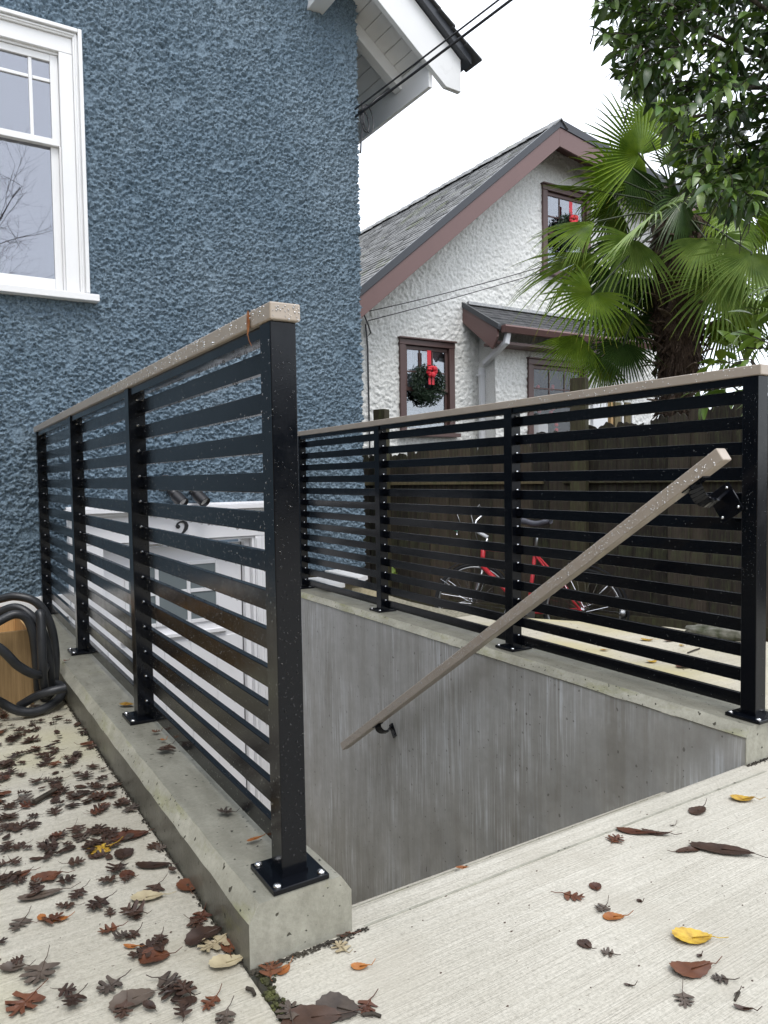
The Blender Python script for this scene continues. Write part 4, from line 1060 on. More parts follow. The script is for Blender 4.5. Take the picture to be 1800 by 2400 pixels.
for e0, m_, pxy in ((gN, 'greengrip', (1050, 1246)), (gF, 'tyre', (1150, 1190))):
    q1 = bar0.lerp(e0, .35)+upb*.03+steer*.02; q2 = bar0.lerp(e0, .7)+upb*.04
    T([bar0, q1, q2, e0], .0115, 'handlebar', 'chrome')
    g1 = e0+(e0-bar0).normalized()*.07-bx*.05; T([e0, g1], .019, 'grip', m_)
    T([q2, q2-upb*.03+(e0-bar0)*.2, g1-upb*.05], .005, 'brake_lever', 'chrome')
    T([q2, q2+upb*.09+bx*.04, bar0+upb*.13+bx*.03, ht_+bx*.04], .004, 'brake_cable', 'alu')
MB().tube([bb-bn*.07, bb-bn*.075], .085, 24).build('chainring', M['alu'], bk)
T([bb-bn*.08, bb-bn*.085+bx*.16-upb*.03], .011, 'crank', 'gutterwhite'); T([bb-bn*.10, bb+bn*.09], .02, 'bottom_bracket', 'chrome')
MB().box((-.045, -.03, -.01), (.045, .03, .01)).build('pedal', M['tyre'], bk).location = bb-bn*.12+bx*.17-upb*.03

# ================================================================== PALM
pt = at(1590, 1060, 7.3); pt.z = LZ
pm = thing('palm_tree', 'windmill palm with a shaggy brown trunk standing behind the fence', 'palm', pt)
rg = random.Random(9)
crown = at(1590, 520, 7.3)-pt
mb = MB(); n_ = 70; ns = 28
for i in range(n_+1):
    t = i/n_; z = t*crown.z; rad = .135+.045*t+.03*math.sin(t*9)+(.02 if t > .6 else 0)
    for j in range(ns):
        a = 2*PI*j/ns; r_ = rad*(1+.34*mnoise.noise(Vector((math.cos(a)*2, math.sin(a)*2, z*5)))+.18*mnoise.noise(Vector((math.cos(a)*7, math.sin(a)*7, z*9))))
        mb.v.append((math.cos(a)*r_+crown.x*t, math.sin(a)*r_+crown.y*t, z))
    if i:
        for j in range(ns): mb.f.append(((i-1)*ns+j, (i-1)*ns+(j+1) % ns, i*ns+(j+1) % ns, i*ns+j))
mb.build('trunk', M['fibre'], pm, smooth=True)
mb = MB()          # hanging fibre
for i in range(3800):
    t = rg.uniform(.05, 1.0); a = rg.uniform(0, 2*PI); rad = .155+.05*t; p = Vector((math.cos(a)*rad, math.sin(a)*rad, t*crown.z))+Vector((crown.x*t, crown.y*t, 0))
    d_ = Vector((math.cos(a)*rg.uniform(.1, .7), math.sin(a)*rg.uniform(.1, .7), -1)).normalized()*rg.uniform(.05, .16); s_ = Vector((-math.sin(a), math.cos(a), rg.uniform(-.3, .3)))*rg.uniform(.0015, .005)
    mb.add([p-s_, p+s_, p+d_*.6+s_+Vector((rg.gauss(0, .01), rg.gauss(0, .01), 0)), p+d_+Vector((rg.gauss(0, .02), rg.gauss(0, .02), 0))], [(0, 1, 2, 3)])
mb.build('fibre', M['fibre'], pm, kind='stuff')
for i in range(90):   # old leaf bases
    t = rg.uniform(.25, .98); a = rg.uniform(0, 2*PI); rad = .15+.05*t; p = Vector((math.cos(a)*rad, math.sin(a)*rad, t*crown.z))+Vector((crown.x*t, crown.y*t, 0))
    d_ = Vector((math.cos(a), math.sin(a), rg.uniform(.3, 1.2))).normalized(); L = rg.uniform(.12, .30); tn = Vector((-math.sin(a), math.cos(a), 0))
    q = MB(); w0 = rg.uniform(.03, .05); cur = p-d_*.03; pts = []
    for k in range(5):
        pts.append((cur.copy(), w0*(1-.17*k))); cur += d_*L/4; d_ = (d_+Vector((math.cos(a)*.1, math.sin(a)*.1, -.28*rg.random()))).normalized()
    for (c0, wa), (c1, wb2) in zip(pts[:-1], pts[1:]):
        q.add([c0-tn*wa, c0+tn*wa, c1+tn*wb2, c1-tn*wb2], [(0, 1, 2, 3)])
    o = q.build('leaf_base', M['fibre2'], pm); so = o.modifiers.new('thick', 'SOLIDIFY'); so.thickness = .012
def frond(hub, axis, nrm, rad, spread, m, seed, droop=.25, nseg=34, stalk=None, fold=0.):
    """fan of leaflets round hub; axis = middle leaflet, nrm = face normal (all in palm space)"""
    rg = random.Random(seed); axis = axis.normalized(); nrm = (nrm-axis*nrm.dot(axis)).normalized(); side = nrm.cross(axis)
    me = MB(); uvs = []
    for i in range(nseg):
        th = (-.5+(i+.5)/nseg)*spread; d_ = (axis*math.cos(th)+side*math.sin(th)); L = rad*rg.uniform(.78, 1.05)*(1-.14*abs(th)/(spread/2)); tn = (side*math.cos(th)-axis*math.sin(th))
        wmax = min(rad*spread/nseg*.24, .0135); cur = hub+d_*.02; dd_ = d_+nrm*fold*(abs(th)/(spread/2)); dd_.normalize(); K = 7; prev = None; dr = droop*rg.uniform(.6, 1.5)*rad
        tipk = rg.random() < .4
        for k in range(K+1):
            t = k/K; w = min(rad*t*spread/nseg*.46+.002, wmax)*(1 if t < .45 else max(.05, 1-((t-.45)/.55)**1.5)); p = hub+dd_*(.02+L*t)+Vector((0, 0, -1))*dr*t*t*t+(Vector((0, 0, -1))*L*.25*(t-.8) if tipk and t > .8 else Vector())
            row = [p-tn*w+nrm*w*.95, p-nrm*w*.25, p+tn*w+nrm*w*.95]; o_ = len(me.v); me.v += [tuple(x) for x in row]; 
            if k: me.f += [(o_-3, o_-2, o_+1, o_), (o_-2, o_-1, o_+2, o_+1)]; t0 = (k-1)/K; uvs += [(t0, 0), (t0, .5), (t, .5), (t, 0), (t0, .5), (t0, 1), (t, 1), (t, .5)]
    msh = bpy.data.meshes.new('frond'); msh.from_pydata(me.v, [], me.f); uvl = msh.uv_layers.new(name='UVMap')
    uvl.data.foreach_set('uv', np.array(uvs, np.float32).ravel()); msh.materials.append(M[m]); msh.update()
    o = link('frond', msh, pm)
    if stalk is not None:
        mid = hub.lerp(stalk, .5)+Vector((0, 0, .06)); MB().tube([stalk, mid, hub, hub+axis*.03], .011, 5, r_end=.006).build('stalk', M['stalk'], o, smooth=True)
    return o
def F_(px, py, dep, ang, tilt_up, spread, rpx, m, seed, tow=.3, **k):
    """fan seen in the photo: hub pixel, direction of its middle leaflet on the picture plane (deg, 0 right, 90 up), how far it leans to us"""
    hub = at(px, py, dep)-pt; a = R(ang); ax = (rt*math.cos(a)+up*math.sin(a)+(-fw)*tow); nr = (-fw*.9+up*tilt_up+rt*k.pop('nx', 0)).normalized()
    frond(hub, ax, nr, rpx*dep/F, R(spread), m, seed, stalk=crown+Vector((0, 0, .05)), **k)
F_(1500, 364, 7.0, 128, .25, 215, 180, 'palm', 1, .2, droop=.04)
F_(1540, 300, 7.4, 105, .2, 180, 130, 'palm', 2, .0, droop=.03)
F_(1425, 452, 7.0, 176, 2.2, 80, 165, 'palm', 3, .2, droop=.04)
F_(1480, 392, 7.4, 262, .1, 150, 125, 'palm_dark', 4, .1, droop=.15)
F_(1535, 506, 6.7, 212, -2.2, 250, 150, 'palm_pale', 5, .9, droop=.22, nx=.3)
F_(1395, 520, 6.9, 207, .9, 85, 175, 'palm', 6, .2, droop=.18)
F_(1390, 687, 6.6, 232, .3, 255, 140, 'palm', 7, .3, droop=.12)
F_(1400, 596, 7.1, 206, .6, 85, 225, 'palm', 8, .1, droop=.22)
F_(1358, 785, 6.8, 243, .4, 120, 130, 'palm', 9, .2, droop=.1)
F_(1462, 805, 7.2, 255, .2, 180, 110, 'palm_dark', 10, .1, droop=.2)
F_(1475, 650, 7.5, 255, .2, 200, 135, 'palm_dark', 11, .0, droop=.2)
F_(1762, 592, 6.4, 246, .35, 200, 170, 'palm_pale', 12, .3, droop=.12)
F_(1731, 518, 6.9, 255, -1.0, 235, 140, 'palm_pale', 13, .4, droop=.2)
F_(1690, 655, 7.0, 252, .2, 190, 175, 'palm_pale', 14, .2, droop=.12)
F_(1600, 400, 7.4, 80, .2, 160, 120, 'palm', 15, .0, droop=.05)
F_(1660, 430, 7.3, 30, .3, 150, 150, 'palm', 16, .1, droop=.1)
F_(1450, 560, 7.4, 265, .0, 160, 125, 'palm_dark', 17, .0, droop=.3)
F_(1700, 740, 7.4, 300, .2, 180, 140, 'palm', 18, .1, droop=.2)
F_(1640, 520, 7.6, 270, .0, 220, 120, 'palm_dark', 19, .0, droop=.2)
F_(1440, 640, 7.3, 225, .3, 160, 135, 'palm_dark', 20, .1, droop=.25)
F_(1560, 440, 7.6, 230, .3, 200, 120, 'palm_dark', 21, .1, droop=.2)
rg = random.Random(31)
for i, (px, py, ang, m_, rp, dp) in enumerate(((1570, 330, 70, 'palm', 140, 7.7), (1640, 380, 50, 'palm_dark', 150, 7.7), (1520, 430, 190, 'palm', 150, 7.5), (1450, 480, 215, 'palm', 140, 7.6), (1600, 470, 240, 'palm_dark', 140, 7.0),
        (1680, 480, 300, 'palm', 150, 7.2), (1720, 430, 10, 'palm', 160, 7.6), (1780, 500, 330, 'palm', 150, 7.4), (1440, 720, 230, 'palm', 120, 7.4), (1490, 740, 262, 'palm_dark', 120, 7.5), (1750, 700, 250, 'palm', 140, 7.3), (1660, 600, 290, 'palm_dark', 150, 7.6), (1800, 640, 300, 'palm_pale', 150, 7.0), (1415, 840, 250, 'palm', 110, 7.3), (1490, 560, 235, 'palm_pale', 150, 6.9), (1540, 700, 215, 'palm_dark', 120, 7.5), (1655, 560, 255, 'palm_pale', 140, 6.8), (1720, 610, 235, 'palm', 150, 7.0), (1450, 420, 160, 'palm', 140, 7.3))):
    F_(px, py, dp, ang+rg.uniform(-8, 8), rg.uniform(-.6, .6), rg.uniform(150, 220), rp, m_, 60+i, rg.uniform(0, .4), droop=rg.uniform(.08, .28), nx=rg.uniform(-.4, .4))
for i in range(12):
    a = rg.uniform(0, 2*PI); e_ = crown+Vector((math.cos(a)*.5, math.sin(a)*.5, rg.uniform(.2, .8))); MB().tube([crown, crown.lerp(e_, .5)+Vector((0, 0, .1)), e_], .012, 5, r_end=.006).build('stalk', M['stalk'], pm)

# ================================================================== BROADLEAF EVERGREEN
def leaf_mesh(L=.1, W=.04, curl=.15, fold=.25):
    mb = MB(); K = 6; rows = []
    for k in range(K+1):
        t = k/K; w = W/2*math.sin(PI*min(1, t**.85))**.8 if 0 < t < 1 else .0006
        z = -curl*L*t*t; rows.append([(-w, t*L, z+w*fold), (0, t*L, z), (w, t*L, z+w*fold)])
    for r_ in rows: mb.v += r_
    for k in range(K): o = k*3; mb.f += [(o, o+1, o+4, o+3), (o+1, o+2, o+5, o+4)]
    return mb
lt_ = thing('laurel_tree', 'broadleaf evergreen tree with glossy dark leaves overhanging the top right corner', 'tree', (6.3, 2.3, LZ))
lo = Vector((6.3, 2.3, LZ)); rg = random.Random(21)
trunk = MB(); hubp = at(2050, 300, 5.6)-lo
trunk.tube([(0, 0, 0), (.05, -.02, 1.2), hubp*.6, hubp], .14, 10, r_end=.06)
sil = [(1395, 20), (1402, 75), (1445, 118), (1455, 190), (1495, 215), (1525, 240), (1556, 262), (1572, 300), (1590, 340), (1570, 395), (1620, 430), (1665, 470), (1700, 505), (1740, 500), (1800, 475), (1900, 520), (2150, 480), (2300, 0), (2150, -300), (1500, -300), (1420, -60)]
def inside(x, y, P):
    c = False; j = len(P)-1
    for i in range(len(P)):
        if (P[i][1] > y) != (P[j][1] > y) and x < (P[j][0]-P[i][0])*(y-P[i][1])/(P[j][1]-P[i][1])+P[i][0]: c = not c
        j = i
    return c
leaf_mes = [leaf_mesh(.074+.017*k, .030+.005*k, .12+.1*k).mesh('leaf', M['laurel'], True) for k in range(4)]
rest = MB(); twm = MB(); cand = []
base_leaves = [leaf_mesh(.074+.017*k, .030+.005*k, .12+.1*k) for k in range(4)]
limbs = []
for i in range(9):
    while True:
        x, y = rg.uniform(1480, 2100), rg.uniform(-250, 420)
        if inside(x, y, sil): break
    e_ = at(x, y, rg.uniform(4.1, 5.4))-lo; mid = hubp.lerp(e_, .5)+Vector((rg.gauss(0, .1), rg.gauss(0, .1), .15)); trunk.tube([hubp, mid, e_], .03, 6, r_end=.008); limbs += [mid, e_, hubp.lerp(e_, .75)]
trunk.build('trunk', M['bark'], lt_, smooth=True)
def spray(org, d_, L, n, out, size=1., young=False):
    pts = [org]; dd_ = d_.normalized()
    for k in range(5): dd_ = (dd_+Vector((rg.gauss(0, .16), rg.gauss(0, .16), rg.gauss(-.02, .12)))).normalized(); pts.append(pts[-1]+dd_*L/5)
    twm.tube(pts, .0045, 4, cap=False, r_end=.0015)
    for i in range(n):
        t = (i+.5)/n*5; k = min(4, int(t)); p = pts[k].lerp(pts[k+1], t-k); tn = (pts[k+1]-pts[k]).normalized()
        a = i*2.4+rg.uniform(-.4, .4); o1 = tn.orthogonal().normalized(); o2 = tn.cross(o1); ld = (tn*.75+(o1*math.cos(a)+o2*math.sin(a))*.85+Vector((0, 0, rg.uniform(-.35, .1)))).normalized()
        nz = (Vector((0, 0, 1))+Vector((rg.gauss(0, .45), rg.gauss(0, .45), 0))); nz = (nz-ld*nz.dot(ld)).normalized(); xx = ld.cross(nz)
        m3 = Matrix((xx, ld, nz)).transposed().to_4x4(); m3.translation = p; out.append((m3 @ Matrix.Scale(size*rg.uniform(.7, 1.15), 4), rg.randrange(4)))
leaves = []
for i in range(600):
    for _ in range(50):
        x, y = rg.uniform(1390, 2150), rg.uniform(-260, 520)
        if inside(x, y, sil): break
    dep = rg.uniform(4.0, 5.6); p = at(x, y, dep)-lo
    out_d = (p-hubp).normalized()+Vector((rg.gauss(0, .4), rg.gauss(0, .4), rg.gauss(-.1, .35)))
    L = rg.uniform(.22, .38); q = p-out_d.normalized()*L*.7
    spray(q, out_d, L, 13, leaves)
# sprays along the free edge against the sky
for (x, y, ang) in ((1470, 60, 190), (1460, 100, 200), (1480, 150, 205), (1500, 40, 150), (1530, 200, 215), (1555, 120, 190), (1560, 250, 220), (1600, 330, 225), (1610, 400, 215), (1650, 440, 230), (1690, 470, 250), (1740, 470, 265), (1520, 20, 170), (1540, 0, 120), (1620, 370, 200), (1590, 270, 230)):
    for j in range(4):
        a = R(ang+rg.uniform(-18, 18)); d_ = rt*math.cos(a)+up*math.sin(a)+fw*rg.uniform(-.3, .3); spray(at(x+40+rg.uniform(-25, 25), y+rg.uniform(-25, 25), rg.uniform(4.1, 4.6))-lo, d_, .26, 11, leaves)
def in_sil(m4):
    p = m4.translation+lo; dpt = p.dot(fw); return inside(900+F*p.dot(rt)/dpt, 1200-F*p.dot(up)/dpt, sil)
leaves = [q for q in leaves if in_sil(q[0])]
vis = []
for i, (m4, k) in enumerate(leaves):
    p = m4.translation+lo; dpt = p.dot(fw); px = 900+F*p.dot(rt)/dpt; py = 1200-F*p.dot(up)/dpt
    vis.append(((0 < px < 1800 and 0 < py < 2400), dpt, i))
near = set(i for v, d_, i in sorted(vis, key=lambda q: (not q[0], q[1]))[:300])
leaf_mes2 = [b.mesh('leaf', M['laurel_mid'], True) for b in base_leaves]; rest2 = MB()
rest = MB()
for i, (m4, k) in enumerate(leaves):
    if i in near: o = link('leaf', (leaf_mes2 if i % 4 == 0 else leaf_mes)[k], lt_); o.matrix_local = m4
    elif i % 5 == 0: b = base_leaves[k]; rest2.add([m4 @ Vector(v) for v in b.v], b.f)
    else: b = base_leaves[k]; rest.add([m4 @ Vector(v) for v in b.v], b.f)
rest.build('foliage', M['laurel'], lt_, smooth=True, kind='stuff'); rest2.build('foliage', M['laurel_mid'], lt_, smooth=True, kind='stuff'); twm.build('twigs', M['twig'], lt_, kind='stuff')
# young bright sprays low on the right
twm = MB(); ly = thing('laurel_bush', 'bright green leafy bush showing above the right end of the far top rail', 'bush', (5.9, 2.9, LZ)); lyo = Vector((5.9, 2.9, LZ)); rg = random.Random(5); leaves = []
ym = [leaf_mesh(.10+.02*k, .042+.006*k, .1+.1*k).mesh('leaf', M['laurel_young'], True) for k in range(4)]
for (x, y, ang, dep) in ((1700, 830, 180, 4.6), (1740, 800, 170, 4.7), (1790, 790, 160, 4.8), (1660, 905, 190, 5.0), (1760, 870, 200, 5.0), (1800, 820, 220, 4.6), (1850, 800, 150, 4.7), (1780, 910, 200, 5.0), (1830, 880, 180, 5.1), (1800, 700, 170, 4.8), (1830, 640, 200, 4.9), (1810, 940, 190, 4.8)):
    for j in range(2):
        a = R(ang+rg.uniform(-20, 20)); d_ = rt*math.cos(a)+up*math.sin(a)+fw*rg.uniform(-.3, .3); s0 = at(x+60, y+rg.uniform(-10, 25), dep)-lyo; spray(s0, d_, .26, 8, leaves, 1.05); twm.tube([(0, 0, .9), s0.lerp(Vector((0, 0, 1.4)), .5), s0], .006, 4, cap=False)
twm.tube([(0, 0, 0), (0, .05, .9)], .03, 6); twm.build('stem', M['twig'], ly)
for m4, k in leaves: o = link('leaf', ym[k], ly); o.matrix_local = m4

# ================================================================== CRATE AND HOSE
ck = thing('crate', 'open plywood box standing on the patio beside the coiled hose', 'crate', (.12, 3.42, GZ))
cw, cd, chh, th = .232, .24, .295, .014
for (n_, a, b) in (('front_board', (-cw, -cd, 0), (cw, -cd+th, chh)), ('back_board', (-cw, cd-th, 0), (cw, cd, chh+.03)), ('side_board', (-cw, -cd+th+.001, 0), (-cw+th, cd-th-.001, chh)), ('side_board', (cw-th, -cd+th+.001, 0), (cw, cd-th-.001, chh)), ('bottom_board', (-cw+th+.001, -cd+th+.001, .005), (cw-th-.001, cd-th-.001, .02))):
    wbox(n_, a, b, M['crate'], ck, bev=.0015)
ho = thing('hose', 'thick black rubber hose coiled over the wooden box and along the curb', 'hose', (.38, 3.35, GZ))
def hp(px, py, y): return ony(px, py, y)-Vector((.38, 3.35, GZ))
def spline(ps, n=8):
    out = []; k = len(ps)
    for i in range(k-1):
        p0, p1, p2, p3 = ps[max(0, i-1)], ps[i], ps[i+1], ps[min(k-1, i+2)]
        for j in range(n):
            t = j/n; out.append(.5*((2*p1)+(p2-p0)*t+(2*p0-5*p1+4*p2-p3)*t*t+(3*p1-p0-3*p2+p3)*t*t*t))
    out.append(ps[-1]); return out
HS = [[(-60, 1420, 3.3), (0, 1404, 3.25), (40, 1398, 3.22), (85, 1412, 3.2), (115, 1455, 3.2), (128, 1510, 3.2), (130, 1570, 3.2), (122, 1620, 3.2), (100, 1640, 3.22)],
      [(-60, 1460, 3.2), (0, 1434, 3.18), (40, 1424, 3.15), (75, 1445, 3.12), (100, 1480, 3.12), (115, 1540, 3.14), (118, 1600, 3.16), (105, 1640, 3.2)],
      [(-40, 1480, 3.1), (0, 1455, 3.1), (35, 1440, 3.1), (62, 1450, 3.1), (78, 1490, 3.1), (86, 1560, 3.1), (90, 1620, 3.12)],
      [(92, 1435, 3.04), (96, 1450, 3.02), (98, 1520, 3.0), (102, 1600, 3.02), (110, 1630, 3.08)],
      [(-60, 1490, 2.95), (0, 1520, 2.95), (45, 1562, 2.96), (90, 1582, 3.0), (108, 1560, 3.15)],
      [(-60, 1610, 2.95), (0, 1645, 3.0), (40, 1665, 3.0), (80, 1668, 3.0), (115, 1655, 3.02), (140, 1635, 3.08), (148, 1610, 3.15), (120, 1600, 3.2)],
      [(45, 1655, 3.05), (85, 1632, 3.02), (120, 1620, 3.0), (155, 1612, 3.0)],
      [(88, 1440, 3.3), (104, 1500, 3.32), (116, 1560, 3.32), (112, 1640, 3.3)]]
for k, pl in enumerate(HS):
    MB().tube(spline([hp(*p) for p in pl]), .0165, 12).build('hose_loop', M['hose'], ho, smooth=True)

# ================================================================== FALLEN LEAVES
def dead_leaf(kind, L, seed, curl=.25):
    """leaf lying flat in xy, stem along -y, about L long"""
    rg = random.Random(seed); mb = MB(); out = []
    if kind == 'lobed':
        half = [(.035, -.38), (.10, -.30), (.22, -.27), (.43, -.20), (.47, -.12), (.40, -.05), (.24, -.08), (.13, -.03), (.20, .03), (.42, .10), (.46, .18), (.38, .25), (.24, .17), (.12, .17), (.16, .24), (.30, .38), (.27, .46), (.19, .42), (.09, .34), (.09, .46), (.05, .54)]
        kx = rg.uniform(.78, 1.1); j_ = lambda: rg.uniform(-.04, .04)
        rt_ = [((x*kx+j_())*L, (y+j_())*L) for x, y in half]; lf_ = [((-x*kx+j_())*L, (y+j_())*L) for x, y in half]
        out = [(0, -.42*L)]+rt_+[(0, .58*L)]+lf_[::-1]
    else:
        K = 30; wd = .30 if kind == 'oval' else (.42 if kind == 'round' else .17)
        for i in range(K):
            a = -PI+2*PI*i/K; y = math.cos(a)*L*.5; x = math.sin(a)*L*wd*(1+.25*math.cos(a))*(1 if kind != 'long' else 1); s_ = 1+(.04 if i % 2 else -.04); out.append((x*s_, y*s_))
    cx, cy = rg.uniform(-.3, .9)*curl*.6, rg.uniform(-.3, .8)*curl*.5; ph = rg.uniform(0, 6)
    def zf(x, y): return (cx*x*x+cy*y*y)/L*3.2 + .022*L*math.sin(x/L*9+ph)*math.cos(y/L*7+ph)
    n_ = len(out); spine = lambda y: (0, max(-.34*L, min(.40*L, y)))
    inn = [(x*.30, spine(y)[1]*.9) if kind == 'lobed' else (x*.5, y*.5) for x, y in out]
    z0 = min([zf(x, y) for x, y in out+inn]+[zf(0, 0)])
    ring = [(x, y, zf(x, y)-z0+.0012) for x, y in out]; mid = [(x, y, zf(x, y)-z0+.0006) for x, y in inn]
    mb.v = ring+mid+[(0, 0, zf(0, 0)-z0+.0004)]
    mb.f = [(i, (i+1) % n_, n_+(i+1) % n_, n_+i) for i in range(n_)]+[(n_+i, n_+(i+1) % n_, 2*n_) for i in range(n_)]
    y0 = -L*.40 if kind == 'lobed' else -L*.45; bend = rg.uniform(-.2, .2)*L
    mb.tube([(0, 0, mb.v[-1][2]+.0012), (0, y0, zf(0, y0)-z0+.002), (bend*.4, y0-L*.22, .004), (bend, y0-L*.45, .006+.01*rg.random())], .0011, 4, r_end=.0007)
    return mb
lm = {}
for m_ in ('lf_dark', 'lf_red', 'lf_grey'):
    for k in range(10): lm[(m_, 'lobed', k)] = dead_leaf('lobed', .062, 100+k, .18+.1*(k % 4)).mesh('fallen_leaf', M[m_], True)
    for k in range(3): lm[(m_, 'oval', k)] = dead_leaf('oval', .05, 200+k, .5).mesh('fallen_leaf', M[m_], True)
rg = random.Random(77); nlit = 0
def place(me, p, rz, sc, label, group=None, tilt=(0, 0), cat='leaf'):
    o = link('fallen_leaf', me, None); o.location = p; o.rotation_euler = (tilt[0], tilt[1], rz); o.scale = (sc,)*3; tag(o, label, cat, group); return o
def zone(p):
    if p.y > 2.55: return 'by the wooden box and hose'
    if p.x > .33: return 'along the foot of the left curb'
    if p.y > 1.95: return 'in the thick drift on the far patio'
    if p.y > 1.5: return 'across the middle of the patio'
    return 'on the bare patio nearest the camera'
spots = []
tries = 0
while len(spots) < 215 and tries < 6000:
    tries += 1
    x = rg.uniform(-40, 520); y = rg.uniform(1655, 2390)
    # litter density: thick upstream, thinning towards us
    dens = 1.0 if y < 1900 else (.75 if y < 2000 else .28 if y < 2100 else .07)
    q = mnoise.noise(Vector((x/90, y/45, 3)))
    if rg.random() > dens*(.55+.9*q): continue
    p = onz(x, y, GZ)
    if p.x > .452 or p.y > 3.9 or p.y < .9 or (-.13 < p.x < .37 and p.y > 3.15): continue
    spots.append(p)
# the far end of the litter is foreshortened in the photo: add spots laid out on the ground itself
for i in range(75):
    p = Vector((rg.uniform(-.05, .44), rg.uniform(2.0, 3.1), GZ)); spots.append(p)
for p in spots[:296]:
    kk = rg.random(); m_ = 'lf_dark' if kk < .80 else 'lf_grey' if kk < .90 else 'lf_red'; kd = 'lobed' if rg.random() < .82 else 'oval'
    me = lm[(m_, kd, rg.randrange(10 if kd == 'lobed' else 3))]
    col = {'lf_dark': 'dark brown', 'lf_grey': 'grey brown', 'lf_red': 'russet'}[m_]
    place(me, p+Vector((0, 0, rg.uniform(.001, .007))), rg.uniform(0, 6.28), rg.uniform(.38, .88), 'small %s leaf in the litter %s' % (col, zone(p)), '%s leaf litter %s' % (col, zone(p)), (rg.gauss(0, .07), rg.gauss(0, .07)))
